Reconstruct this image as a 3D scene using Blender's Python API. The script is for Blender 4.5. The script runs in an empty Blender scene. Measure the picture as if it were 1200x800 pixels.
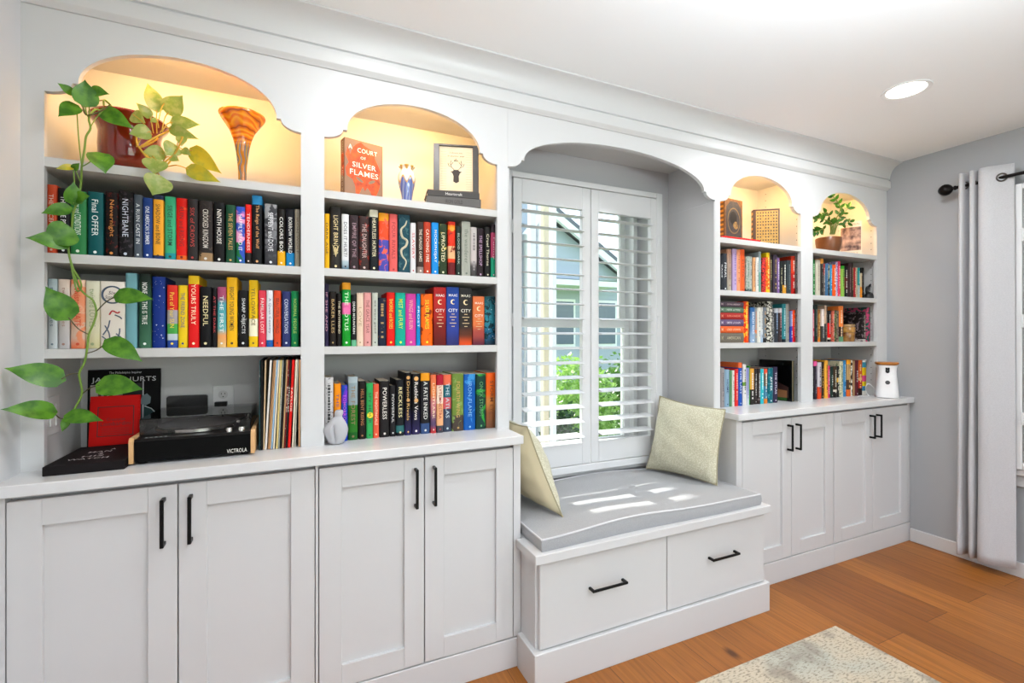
import bpy, bmesh, math, random
from mathutils import Vector, Matrix, Euler
PI = math.pi
scene = bpy.context.scene
COL = scene.collection
random.seed(7)

# ------------------------------------------------------------------ materials
def lin(h):
    if isinstance(h, str):
        c = [int(h[i:i+2], 16)/255 for i in (0, 2, 4)]
    else:
        c = h
    return tuple((v/12.92 if v <= .04045 else ((v+.055)/1.055)**2.4) for v in c) + (1,)

MATS = {}
def mat(name, col, rough=.5, metal=0, spec=.5, noise=None, bump=None, trans=0, coat=0, emit=None, alpha=None, sheen=0):
    """procedural principled material; noise=(hex2, scale, amount), bump=(scale, strength)"""
    if name in MATS: return MATS[name]
    m = bpy.data.materials.new(name); m.use_nodes = True
    nt = m.node_tree; N = nt.nodes; L = nt.links
    p = N['Principled BSDF']
    p.inputs['Base Color'].default_value = lin(col)
    p.inputs['Roughness'].default_value = rough
    p.inputs['Metallic'].default_value = metal
    p.inputs['Specular IOR Level'].default_value = spec
    p.inputs['Coat Weight'].default_value = coat
    p.inputs['Sheen Weight'].default_value = sheen
    p.inputs['Transmission Weight'].default_value = trans
    tc = N.new('ShaderNodeTexCoord')
    if noise:
        n = N.new('ShaderNodeTexNoise'); n.inputs['Scale'].default_value = noise[1]; n.inputs['Detail'].default_value = 4
        L.new(tc.outputs['Object'], n.inputs['Vector'])
        r = N.new('ShaderNodeValToRGB')
        a = .5 - .25; r.color_ramp.elements[0].position = .35; r.color_ramp.elements[1].position = .68
        r.color_ramp.elements[0].color = lin(col)
        c2 = lin(noise[0]); c1 = lin(col)
        r.color_ramp.elements[1].color = tuple(c1[i]*(1-noise[2]) + c2[i]*noise[2] for i in range(3)) + (1,)
        L.new(n.outputs['Fac'], r.inputs['Fac']); L.new(r.outputs['Color'], p.inputs['Base Color'])
    if bump:
        n = N.new('ShaderNodeTexNoise'); n.inputs['Scale'].default_value = bump[0]; n.inputs['Detail'].default_value = 3
        L.new(tc.outputs['Object'], n.inputs['Vector'])
        b = N.new('ShaderNodeBump'); b.inputs['Strength'].default_value = bump[1]; b.inputs['Distance'].default_value = .002
        L.new(n.outputs['Fac'], b.inputs['Height']); L.new(b.outputs['Normal'], p.inputs['Normal'])
    if emit:
        p.inputs['Emission Color'].default_value = lin(emit[0]); p.inputs['Emission Strength'].default_value = emit[1]
    if alpha is not None:
        p.inputs['Alpha'].default_value = alpha
    MATS[name] = m
    return m

def spine_mat(name, mode, stops, mott):
    m = bpy.data.materials.new(name); m.use_nodes = True
    nt = m.node_tree; N = nt.nodes; L = nt.links
    p = N['Principled BSDF']; p.inputs['Roughness'].default_value = .5; p.inputs['Specular IOR Level'].default_value = .18
    tc = N.new('ShaderNodeTexCoord'); sp = N.new('ShaderNodeSeparateXYZ')
    L.new(tc.outputs['Generated'], sp.inputs[0])
    r = N.new('ShaderNodeValToRGB'); r.color_ramp.interpolation = 'CONSTANT' if mode == 'c' else 'EASE'
    st = [s if isinstance(s, tuple) else (i/max(1, len(stops)), s) for i, s in enumerate(stops)]
    if len(st) == 1: st = [st[0], (.5, st[0][1])]
    el = r.color_ramp.elements
    el[0].position = st[0][0]; el[0].color = lin(st[0][1])
    el[1].position = st[1][0]; el[1].color = lin(st[1][1])
    for s in st[2:]:
        e = el.new(s[0]); e.color = lin(s[1])
    L.new(sp.outputs['Z'], r.inputs['Fac'])
    out = r.outputs['Color']
    if mott:
        n = N.new('ShaderNodeTexNoise'); n.inputs['Scale'].default_value = mott[1]*5.5; n.inputs['Detail'].default_value = 3
        n.inputs['Distortion'].default_value = .8
        L.new(tc.outputs['Object'], n.inputs['Vector'])
        rr = N.new('ShaderNodeValToRGB'); t = .70 - .42*mott[2]
        rr.color_ramp.elements[0].position = t - .02; rr.color_ramp.elements[1].position = t + .02
        L.new(n.outputs['Fac'], rr.inputs['Fac'])
        mx = N.new('ShaderNodeMix'); mx.data_type = 'RGBA'
        L.new(rr.outputs['Color'], mx.inputs[0]); L.new(out, mx.inputs[6]); mx.inputs[7].default_value = lin(mott[0])
        out = mx.outputs[2]
    L.new(out, p.inputs['Base Color'])
    return m

WHITE = mat('white_satin_paint', 'd0cfcf', .38, bump=(60, .03))
WHITE2 = mat('white_interior_panel', 'c8c6c4', .5)
CEIL = mat('ceiling_paint', 'f0f0f0', .9)
WALL = mat('pale_grey_wall_paint', 'a9abae', .85, bump=(150, .05))
GAPM = mat('shadow_gap_board', '8e8c8c', .7)
BLACKM = mat('matte_black_metal', '0d0d0e', .38, .6)
BRONZE = mat('dark_bronze_metal', '15100f', .3, .7)
QUARTZ = mat('white_countertop_lacquer', 'd8d8d9', .22, bump=(40, .02))
PAGES = mat('cream_book_pages', 'd8cdb8', .9, noise=('c0b296', 60, .5))
GLASSM = None

# ------------------------------------------------------------------ mesh helpers
def new_bm(): return bmesh.new()

def box(bm, x0, x1, y0, y1, z0, z1, bev=0, seg=1, M=None):
    vs = [bm.verts.new(((x0, x1)[i & 1], (y0, y1)[(i >> 1) & 1], (z0, z1)[(i >> 2) & 1])) for i in range(8)]
    fs = [bm.faces.new([vs[i] for i in f]) for f in ((0, 2, 3, 1), (4, 5, 7, 6), (0, 1, 5, 4), (2, 6, 7, 3), (0, 4, 6, 2), (1, 3, 7, 5))]
    geo = vs
    if bev:
        es = list({e for f in fs for e in f.edges})
        r = bmesh.ops.bevel(bm, geom=es, offset=bev, segments=seg, affect='EDGES', profile=.5)
        geo = list({v for f in r['faces'] for v in f.verts} | {v for v in vs if v.is_valid})
    if M is not None:
        for v in geo: v.co = M @ v.co
    return geo

def lathe(bm, prof, n=32, c=(0, 0, 0), cap=True, fn=None, M=None):
    rings = []
    for r, z in prof:
        ring = []
        for i in range(n):
            a = 2*PI*i/n
            rr = r*(fn(a, z) if fn else 1)
            co = Vector((c[0]+rr*math.cos(a), c[1]+rr*math.sin(a), c[2]+z))
            ring.append(bm.verts.new(M @ co if M is not None else co))
        rings.append(ring)
    for a, b in zip(rings, rings[1:]):
        for i in range(n):
            bm.faces.new((a[i], a[(i+1) % n], b[(i+1) % n], b[i]))
    if cap:
        bm.faces.new(list(reversed(rings[0]))); bm.faces.new(rings[-1])
    return rings

def tube(bm, pts, r, n=8, closed=False):
    pts = [Vector(p) for p in pts]
    rs = r if isinstance(r, (list, tuple)) else [r]*len(pts)
    rings = []; up = Vector((0, 0, 1))
    for i, p in enumerate(pts):
        a = pts[max(i-1, 0)]; b = pts[min(i+1, len(pts)-1)]
        d = (b-a).normalized()
        x = d.cross(up)
        if x.length < .05: x = d.cross(Vector((0, 1, 0)))
        x.normalize(); y = d.cross(x).normalized()
        rings.append([bm.verts.new(p + rs[i]*(x*math.cos(2*PI*k/n) + y*math.sin(2*PI*k/n))) for k in range(n)])
        up = y if abs(y.z) > .2 else up
    for a, b in zip(rings, rings[1:]):
        best = min(range(n), key=lambda s: (a[0].co-b[s].co).length)
        for i in range(n):
            bm.faces.new((a[i], a[(i+1) % n], b[(i+1+best) % n], b[(i+best) % n]))
    bm.faces.new(list(reversed(rings[0]))); bm.faces.new(rings[-1])

def smooth_path(pts, k=4):
    P = [Vector(p) for p in pts]; out = []
    for i in range(len(P)-1):
        p0 = P[max(i-1, 0)]; p1 = P[i]; p2 = P[i+1]; p3 = P[min(i+2, len(P)-1)]
        for j in range(k):
            t = j/k
            out.append(.5*((2*p1) + (-p0+p2)*t + (2*p0-5*p1+4*p2-p3)*t*t + (-p0+3*p1-3*p2+p3)*t**3))
    out.append(P[-1]); return out

def prism(bm, poly, y0, y1, M=None):
    """polygon in XZ extruded along Y"""
    a = [bm.verts.new((x, y0, z)) for x, z in poly]; b = [bm.verts.new((x, y1, z)) for x, z in poly]
    n = len(poly)
    bm.faces.new(a); bm.faces.new(list(reversed(b)))
    for i in range(n): bm.faces.new((a[(i+1) % n], a[i], b[i], b[(i+1) % n]))
    if M is not None:
        for v in a+b: v.co = M @ v.co

def world_of(o):
    M = Matrix.Identity(4)
    while o is not None:
        M = (Matrix.Translation(o.location) @ o.rotation_euler.to_matrix().to_4x4()) @ M
        o = o.parent
    return M

def obj(name, bm, m, parent=None, local=False, smooth=False, origin=None):
    bmesh.ops.recalc_face_normals(bm, faces=bm.faces)
    me = bpy.data.meshes.new(name)
    if origin is not None:
        bmesh.ops.translate(bm, verts=bm.verts, vec=-Vector(origin))
    elif parent is not None and not local:
        bmesh.ops.transform(bm, matrix=world_of(parent).inverted(), verts=bm.verts)
    bm.to_mesh(me); bm.free()
    if smooth:
        me.polygons.foreach_set('use_smooth', [True]*len(me.polygons))
        if smooth != 'all':
            try: me.set_sharp_from_angle(angle=math.radians(38))
            except Exception: pass
    o = bpy.data.objects.new(name, me); COL.objects.link(o)
    if m is not None:
        for mm in (m if isinstance(m, (list, tuple)) else [m]): me.materials.append(mm)
    if origin is not None: o.location = origin
    if parent is not None: o.parent = parent
    return o

def tag(o, label, cat, group=None):
    o['label'] = label; o['category'] = cat
    if group: o['group'] = group
    return o

def thing(name, label, cat, loc=(0, 0, 0), rz=0, group=None, rot=None):
    o = bpy.data.objects.new(name, None); COL.objects.link(o)
    o.empty_display_size = .05
    o.location = loc; o.rotation_euler = rot or (0, 0, rz)
    return tag(o, label, cat, group)

def struct(name, bm, m, parent=None, **k):
    o = obj(name, bm, m, parent, **k)
    if parent is None: o['kind'] = 'structure'
    return o

TEXT = {}
def text_mesh(s):
    if s in TEXT: return TEXT[s]
    cu = bpy.data.curves.new('lettering', 'FONT'); cu.body = s; cu.resolution_u = 2; cu.space_character = 1.05
    cu.offset = .003
    o = bpy.data.objects.new('tmp_lettering', cu); COL.objects.link(o)
    bpy.context.view_layer.update()
    me = bpy.data.meshes.new_from_object(o.evaluated_get(bpy.context.evaluated_depsgraph_get()))
    COL.objects.unlink(o); bpy.data.objects.remove(o)
    xs = [v.co.x for v in me.vertices]; ys = [v.co.y for v in me.vertices]
    TEXT[s] = (me, min(xs), max(xs), min(ys), max(ys)); return TEXT[s]

INK = {}
def ink(h):
    if h not in INK: INK[h] = mat('printed_ink_'+h, h, .5)
    return INK[h]

def lettering(name, s, parent, center, xdir, ydir, L, H, col, shear=0):
    """flat printed words: centred at `center` (parent space), reading along xdir, fitted in L x H"""
    me0, x0, x1, y0, y1 = text_mesh(s)
    X = Vector(xdir).normalized(); Y = Vector(ydir).normalized(); Z = X.cross(Y)
    sx = L/(x1-x0); sy = H/(y1-y0)
    me = me0.copy(); me.name = name
    cx, cy = (x0+x1)/2, (y0+y1)/2
    for v in me.vertices:
        a = (v.co.x-cx)*sx + shear*(v.co.y-cy)*sy; b = (v.co.y-cy)*sy
        v.co = X*a + Y*b
    me.materials.clear(); me.materials.append(ink(col))
    o = bpy.data.objects.new(name, me); COL.objects.link(o); o.parent = parent; o.location = center
    return o

def decal(name, parent, pts, m, local=True):
    """thin printed patch, polygon in parent space"""
    bm = new_bm(); bm.faces.new([bm.verts.new(p) for p in pts])
    me = bpy.data.meshes.new(name); bm.to_mesh(me); bm.free(); me.materials.append(m)
    o = bpy.data.objects.new(name, me); COL.objects.link(o); o.parent = parent
    return o

EXPOSURE = 0.0
# ------------------------------------------------------------------ dimensions
XL, XR = -.736, 3.63          # side walls
YB = 2.20                     # back wall plane
YF = -3.2                     # wall behind the viewer
ZC = 2.475                    # ceiling
YFACE = 1.853                 # bookcase face plane
YD = 1.72                     # base cabinet door plane
ZT = .93                      # countertop height
SH = (1.862, 1.577, 1.289)    # shelf tops

# floor ------------------------------------------------------------------
def floor_mat():
    m = bpy.data.materials.new('oak_floor_planks'); m.use_nodes = True
    N = m.node_tree.nodes; L = m.node_tree.links; p = N['Principled BSDF']
    tc = N.new('ShaderNodeTexCoord'); s = N.new('ShaderNodeSeparateXYZ'); c = N.new('ShaderNodeCombineXYZ')
    L.new(tc.outputs['Object'], s.inputs[0]); L.new(s.outputs['Y'], c.inputs['X']); L.new(s.outputs['X'], c.inputs['Y'])
    b = N.new('ShaderNodeTexBrick'); b.offset = .37; b.inputs['Scale'].default_value = 1
    b.inputs['Brick Width'].default_value = 1.9; b.inputs['Row Height'].default_value = .19
    b.inputs['Mortar Size'].default_value = .0012; b.inputs['Mortar Smooth'].default_value = .3
    b.inputs['Color1'].default_value = lin('ac6a28'); b.inputs['Color2'].default_value = lin('8c511b'); b.inputs['Mortar'].default_value = lin('4a2a14')
    L.new(c.outputs[0], b.inputs['Vector'])
    mp = N.new('ShaderNodeMapping'); mp.inputs['Scale'].default_value = (1.0, 22, 1); L.new(c.outputs[0], mp.inputs[0])
    n = N.new('ShaderNodeTexNoise'); n.inputs['Scale'].default_value = 2.2; n.inputs['Detail'].default_value = 8; n.inputs['Distortion'].default_value = 1.1
    L.new(mp.outputs[0], n.inputs['Vector'])
    r = N.new('ShaderNodeValToRGB'); r.color_ramp.elements[0].position = .3; r.color_ramp.elements[0].color = (.55, .53, .50, 1)
    r.color_ramp.elements[1].position = .7; r.color_ramp.elements[1].color = (1.12, 1.12, 1.12, 1)
    L.new(n.outputs['Fac'], r.inputs['Fac'])
    mx = N.new('ShaderNodeMix'); mx.data_type = 'RGBA'; mx.blend_type = 'MULTIPLY'; mx.inputs[0].default_value = .75
    L.new(b.outputs['Color'], mx.inputs[6]); L.new(r.outputs['Color'], mx.inputs[7])
    # broad tone drift
    n2 = N.new('ShaderNodeTexNoise'); n2.inputs['Scale'].default_value = 1.6; L.new(c.outputs[0], n2.inputs['Vector'])
    # knots
    mk = N.new('ShaderNodeMapping'); mk.inputs['Scale'].default_value = (1.5, 3.0, 1); L.new(c.outputs[0], mk.inputs[0])
    v = N.new('ShaderNodeTexVoronoi'); v.inputs['Scale'].default_value = 1.25; L.new(mk.outputs[0], v.inputs['Vector'])
    kr = N.new('ShaderNodeValToRGB'); kr.color_ramp.elements[0].position = .035; kr.color_ramp.elements[1].position = .10
    kr.color_ramp.elements[0].color = (.1, .06, .04, 1); kr.color_ramp.elements[1].color = (1, 1, 1, 1)
    L.new(v.outputs['Distance'], kr.inputs['Fac'])
    mx2 = N.new('ShaderNodeMix'); mx2.data_type = 'RGBA'; mx2.blend_type = 'MULTIPLY'; mx2.inputs[0].default_value = .85
    L.new(mx.outputs[2], mx2.inputs[6]); L.new(kr.outputs['Color'], mx2.inputs[7])
    L.new(mx2.outputs[2], p.inputs['Base Color']); p.inputs['Roughness'].default_value = .42
    bu = N.new('ShaderNodeBump'); bu.inputs['Strength'].default_value = .12; bu.inputs['Distance'].default_value = .002
    L.new(n.outputs['Fac'], bu.inputs['Height']); L.new(bu.outputs['Normal'], p.inputs['Normal'])
    return m
bm = new_bm(); box(bm, XL-.15, XR+.25, YF-.15, YB+.25, -.12, 0); struct('floor', bm, floor_mat())
bm = new_bm(); box(bm, XL-.15, XR+.25, YF-.15, YB+.25, ZC, ZC+.12); struct('ceiling', bm, CEIL)
bm = new_bm(); box(bm, XL-.15, XL, YF-.15, YB+.25, 0, ZC); struct('wall_left', bm, mat('left_wall_paint', 'd2d1d3', .6))

def wall_with_hole(name, m, u0, u1, z0, z1, hu0, hu1, hz0, hz1, t0, t1, axis):
    bm = new_bm()
    def bb(a, b, c, d):
        if axis == 'x': box(bm, a, b, t0, t1, c, d)
        else: box(bm, t0, t1, a, b, c, d)
    bb(u0, hu0, z0, z1); bb(hu1, u1, z0, z1); bb(hu0, hu1, z0, hz0); bb(hu0, hu1, hz1, z1)
    return struct(name, bm, m)
WX0, WX1, WZ0, WZ1 = .965, 1.905, .63, 2.168
wall_with_hole('wall_back', mat('niche_wall_paint', 'bdbcbe', .8), XL, XR, 0, ZC, WX0, WX1, WZ0, WZ1, YB, YB+.25, 'x')
RY0, RY1 = -.12, 1.17
wall_with_hole('wall_right', WALL, YF, YB, 0, ZC, RY0, RY1, .63, 2.145, XR, XR+.25, 'y')
wall_with_hole('wall_front', WALL, XL-.15, XR+.25, 0, ZC, .1, 2.9, .35, 2.2, YF-.15, YF, 'x')

# windows ------------------------------------------------------------------
VINYL = mat('white_window_vinyl', 'e6e8e8', .35)
def glass_mat():
    m = bpy.data.materials.new('clear_window_glass'); m.use_nodes = True
    N = m.node_tree.nodes; L = m.node_tree.links
    for n in list(N):
        if n.type != 'OUTPUT_MATERIAL': N.remove(n)
    g = N.new('ShaderNodeBsdfGlossy'); g.inputs['Roughness'].default_value = .02
    t = N.new('ShaderNodeBsdfTransparent'); t.inputs['Color'].default_value = (.96, .98, .98, 1)
    mx = N.new('ShaderNodeMixShader'); fr = N.new('ShaderNodeFresnel'); fr.inputs['IOR'].default_value = 1.35
    L.new(fr.outputs[0], mx.inputs[0]); L.new(t.outputs[0], mx.inputs[1]); L.new(g.outputs[0], mx.inputs[2])
    L.new(mx.outputs[0], N['Material Output'].inputs['Surface'])
    return m
PANE = glass_mat()
def window(name, x0, x1, z0, z1, y0, y1, M):
    """double hung window in local frame: wall plane XZ, outdoors along +Y; M places it"""
    bm = new_bm()
    for a, b, c, d in ((x0, x0+.03, z0, z1), (x1-.03, x1, z0, z1), (x0+.03, x1-.03, z0, z0+.035), (x0+.03, x1-.03, z1-.03, z1)):
        box(bm, a, b, y0, y1, c, d, .002, M=M)
    w = struct(name, bm, VINYL)
    zm = (z0+z1)/2
    for (a, b, yy) in ((z0+.035, zm+.022, y1-.075), (zm-.022, z1-.03, y1-.035)):
        s = new_bm()
        for p in ((x0+.03, x0+.07, a, b), (x1-.07, x1-.03, a, b), (x0+.07, x1-.07, a, a+.05), (x0+.07, x1-.07, b-.044, b)):
            box(s, p[0], p[1], yy-.016, yy+.016, p[2], p[3], .003, M=M)
        so = obj('window_sash', s, VINYL, w)
        g = new_bm(); box(g, x0+.07, x1-.07, yy-.002, yy+.002, a+.05, b-.044, M=M); obj('window_pane', g, PANE, so, local=True)
    return w
window('window_1', WX0, WX1, WZ0, WZ1, YB+.12, YB+.25, Matrix.Identity(4))
MR = Matrix.Translation((XR, 0, 0)) @ Matrix.Rotation(-PI/2, 4, 'Z')   # local +Y -> world +X, local x -> -world y
window('window_2', -RY1, -RY0, .63, 2.145, .12, .25, MR)
window('window_3', -2.9, -.1, .35, 2.2, .0, .12, Matrix.Translation((0, YF, 0)) @ Matrix.Rotation(PI, 4, 'Z'))  # unseen window behind the viewer, added to let light in

# plantation shutters --------------------------------------------------------
SHUT = mat('white_shutter_lacquer', 'dadadb', .32)
def shutter(label, loc, rz, W, H, panels, oz0, oz1, n, fr=.045):
    t = thing('plantation_shutter', label, 'shutter', loc, rz, 'plantation shutters')
    bm = new_bm()
    for a in ((0, fr, 0, H), (W-fr, W, 0, H), (fr, W-fr, 0, .04), (fr, W-fr, H-.03, H)):
        box(bm, a[0], a[1], -.055, 0, a[2], a[3], .004, 2)
    obj('frame', bm, SHUT, t, local=True)
    for k, (a, b, ga, gb) in enumerate(panels):
        bm = new_bm(); zb, zt = .043, H-.033
        for q in ((a, ga, zb, zt), (gb, b, zb, zt), (ga, gb, zb, oz0), (ga, gb, oz1, zt)):
            box(bm, q[0], q[1], -.052, -.024, q[2], q[3], .002)
        pn = obj('panel', bm, SHUT, t, local=True)
        pitch = (oz1-oz0)/n
        for i in range(n):
            bm = new_bm(); z = oz0+pitch*(i+.5); ring = []
            an = math.radians(6)
            prof = [(.043*math.cos(u), .0052*math.sin(u)) for u in [2*PI*j/14 for j in range(14)]]
            A = []; B = []
            for (py, pz) in prof:
                yy = py*math.cos(an)-pz*math.sin(an); zz = py*math.sin(an)+pz*math.cos(an)
                A.append(bm.verts.new((ga+.002, -.038+yy, z+zz))); B.append(bm.verts.new((gb-.002, -.038+yy, z+zz)))
            for j in range(14): bm.faces.new((A[j], A[(j+1) % 14], B[(j+1) % 14], B[j]))
            bm.faces.new(A); bm.faces.new(list(reversed(B)))
            obj('louver', bm, SHUT, pn, local=True, smooth=True)
        hx = a if k == 0 else b
        for hz in (.28, H*.52, H-.28):
            bm = new_bm(); s = -1 if k == 0 else 1
            tube(bm, [(hx+s*.003, -.058, hz-.035), (hx+s*.003, -.058, hz+.035)], .005, 10)
            box(bm, hx-.011, hx+.011, -.057, -.0545, hz-.032, hz+.032, .0005)
            obj('hinge', bm, SHUT, pn, local=True)
    return t
SZ = .60
shutter('white louvered shutter filling the window above the grey seat cushion', (.93, 2.195, SZ), 0, 1.01, 1.555,
        [(.054, .513, .102, .460), (.517, .978, .567, .926)], .757-SZ, 2.003-SZ, 16)
shutter('white louvered shutter on the right wall beside the curtain', (XR-.002, RY1+.055, SZ), -PI/2, 1.40, 1.555,
        [(.05, .695, .10, .645), (.70, 1.35, .75, 1.30)], .757-SZ, 2.003-SZ, 15)
# stool and apron trim
bm = new_bm(); box(bm, .905, 1.965, YB-.03, YB, .575, .60, .003); struct('trim_1', bm, WHITE)
bm = new_bm(); box(bm, XR-.045, XR, RY0-.15, RY1+.075, .565, .60, .004); box(bm, XR-.022, XR, RY0-.13, RY1+.06, .50, .565, .004); struct('trim_2', bm, WHITE)
# baseboards
bm = new_bm()
box(bm, XR-.016, XR, YF, YD-.005, 0, .082, .003)
struct('baseboard_right', bm, WHITE)
bm = new_bm(); box(bm, XL, XL+.016, YF, YD-.005, 0, .082, .003); struct('baseboard_left', bm, WHITE)

# crown moulding -------------------------------------------------------------
bm = new_bm()
prof = [(YFACE, 2.306), (YFACE-.006, 2.306), (YFACE-.010, 2.312), (YFACE-.022, 2.319), (YFACE-.024, 2.323), (YFACE-.024, 2.364), (YFACE-.018, 2.368), (YFACE-.012, 2.371), (YFACE-.012, 2.376), (YFACE-.020, 2.379)]
for k in range(1, 9):
    a = k/9*PI/2
    prof.append((YFACE-.020-.068*(1-math.cos(a)), 2.378+.088*math.sin(a)))
prof += [(YFACE-.090, 2.468), (YFACE-.092, ZC), (YFACE, ZC)]
A = [bm.verts.new((XL, y, z)) for y, z in prof]; B = [bm.verts.new((XR, y, z)) for y, z in prof]
for i in range(len(prof)): bm.faces.new((A[i], A[(i+1) % len(prof)], B[(i+1) % len(prof)], B[i]))
bm.faces.new(A); bm.faces.new(list(reversed(B)))
struct('trim_3', bm, WHITE, smooth=True)

# ------------------------------------------------------------------ bookcase
def arch_top(x0, x1, o=.065, step=.014, zs=2.057, ze=2.10, zp=2.235):
    """outline of the arched opening from left spring to right spring, points (x,z)"""
    pts = [(x0, zs)]
    for k in range(1, 7):                       # ovolo
        a = k/6*PI/2
        pts.append((x0+o*math.sin(a), zs+(ze-.006-zs)*(1-math.cos(a))))
    xs = x0+o+step; xe = x1-o-step; c = (xs+xe)/2; rx = (xe-xs)/2
    pts.append((xs, ze-.006)); 
    for k in range(0, 33):
        a = PI - k/32*PI
        pts.append((c+rx*math.cos(a), ze+(zp-ze)*math.sin(a)))
    pts.append((xe, ze-.006))
    for k in range(6, 0, -1):
        a = k/6*PI/2
        pts.append((x1-o*math.sin(a), zs+(ze-.006-zs)*(1-math.cos(a))))
    pts.append((x1, zs))
    return pts

def face_arch(bm, X0, X1, x0, x1, y0, y1, ztop, zb):
    """stiles plus arched valance, as strips so every face is convex"""
    if zb is not None:
        box(bm, X0, x0, y0, y1, zb, ztop); box(bm, x1, X1, y0, y1, zb, ztop)
    P = arch_top(x0, x1)
    def col(x, z): return [bm.verts.new((x, y0, z)), bm.verts.new((x, y0, ztop)), bm.verts.new((x, y1, ztop)), bm.verts.new((x, y1, z))]
    cs = [col(x, z) for x, z in P]
    for a, b in zip(cs, cs[1:]):
        if abs(a[0].co.x-b[0].co.x) < 1e-6:
            bm.faces.new((a[0], b[0], b[3], a[3])); continue
        for i in range(4):
            j = (i+1) % 4
            bm.faces.new((a[i], b[i], b[j], a[j]))
    for c in (cs[0], cs[-1]): bm.faces.new(c)

ZTOP = 2.44
LEDM = mat('warm_led_strip', 'ffd9a0', .5, emit=('ffc983', 12))
def bookcase(label, X0, X1, x0, x1, ix0, ix1, holes):
    t = thing('arched_bookcase', label, 'bookcase', ((X0+X1)/2, YB, ZT), 0, 'built in arched bookcases')
    bm = new_bm(); face_arch(bm, X0, X1, x0, x1, YFACE, YFACE+.02, ZTOP, ZT); obj('face_frame', bm, WHITE, t)
    YI = YFACE+.0205
    for a, b in ((max(X0, ix0-.02), ix0), (ix1, min(X1, ix1+.02))):
        bm = new_bm(); box(bm, a, b, YI, 2.165, ZT, 2.285); s = obj('side_panel', bm, WHITE2, t)
        if holes and b > ix1:
            h = new_bm()
            for yy in (1.90, 2.11):
                for k in range(30):
                    z = 1.03+k*.042
                    if any(abs(z-(q-.014)) < .02 for q in SH): continue
                    r = lathe(h, [(.0028, 0), (.0028, .0006)], 8, M=Matrix.Translation((ix1, yy, z)) @ Matrix.Rotation(-PI/2, 4, 'Y'))
            obj('shelf_pin_holes', h, mat('pin_hole_shadow', '3a3634', .9), s)
    bm = new_bm(); box(bm, ix0-.015, ix1+.015, 2.165, 2.185, ZT, 2.30); obj('back_panel', bm, WHITE2, t)
    bm = new_bm(); box(bm, ix0-.015, ix1+.015, YI, 2.165, 2.285, 2.30); obj('top_panel', bm, WHITE2, t)
    for z in SH:
        bm = new_bm(); box(bm, ix0, ix1, YFACE+.001, 2.165, z-.028, z, .0012); 
        # the shelf front sits between the stiles
        bm2 = new_bm(); box(bm2, x0, x1, YFACE+.001, YI, z-.028, z); box(bm2, ix0, ix1, YI, 2.165, z-.028, z); bm.free()
        obj('shelf', bm2, WHITE2, t)
    bm = new_bm(); box(bm, x0+.1, x1-.1, YI+.004, YI+.016, 2.274, 2.285); obj('led_strip', bm, LEDM, t)
    # the lamp of the strip
    la = bpy.data.lights.new('led_strip_light', 'AREA'); la.shape = 'RECTANGLE'; la.size = x1-x0-.16; la.size_y = .012
    la.energy = LED_W*(.5+.5*(x1-x0)/.68)*(1.15 if x0 > 2 else 1); la.color = (1, .60, .22)
    lo = bpy.data.objects.new('led_strip_light', la); COL.objects.link(lo)
    lo.location = ((x0+x1)/2, YI+.018, 2.268); lo.rotation_euler = (math.radians(30), 0, 0)
    lo.parent = t; lo.matrix_parent_inverse = Matrix.Translation(-Vector(t.location))
    return t
LED_W = 3.4
bookcase('tall arched white bookcase at the far left with trailing plant and record player', XL, .049, -.684, .013, -.70, .03, False)
bookcase('arched white bookcase left of the window with orange book and blue vase', .049, .824, .091, .775, .072, .800, False)
bookcase('arched white bookcase right of the window with gold latticed book', 2.043, 2.80, 2.08, 2.746, 2.063, 2.775, True)
bookcase('arched white bookcase nearest the right wall with plant in brown bowl', 2.80, XR, 2.855, 3.515, 2.835, 3.54, True)

# arched valance and lining of the window niche
t = thing('arched_valance', 'wide white arched valance over the window seat niche', 'valance', (1.4335, YB, 2.05))
bm = new_bm(); face_arch(bm, .824, 2.043, .8245, 2.0425, YFACE, YFACE+.02, ZTOP, None); obj('face_board', bm, WHITE, t)
bm = new_bm(); box(bm, .824, 2.043, YFACE+.02, YB-.001, 2.305, 2.32); obj('soffit', bm, WHITE, t)
for a, b in ((.8005, .824), (2.043, 2.0665)):
    pass
for s, (a, b, la) in enumerate(((.8215, .8235, 'left'), (2.0435, 2.0455, 'right'))):
    pass
t = thing('niche_side_panel', 'tall white side panel at the left of the window seat', 'panel', (.824, 2.0, .5), 0, 'side panels of the window seat niche')
bm = new_bm(); box(bm, .8242, .832, YFACE+.001, YB-.001, .516, 2.05, .001); obj('lower_board', bm, WHITE, t)
bm = new_bm(); box(bm, .8242, .828, YFACE+.023, YB-.001, 2.0505, 2.3035); obj('upper_board', bm, WHITE, t)
t = thing('niche_side_panel', 'tall white side panel behind the cream pillow right of the window', 'panel', (2.043, 2.0, .5), 0, 'side panels of the window seat niche')
bm = new_bm(); box(bm, 2.035, 2.0428, YFACE+.001, YB-.001, .516, 2.05, .001); obj('lower_board', bm, WHITE, t)
bm = new_bm(); box(bm, 2.039, 2.0428, YFACE+.023, YB-.001, 2.0505, 2.3035); obj('upper_board', bm, WHITE, t)

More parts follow.
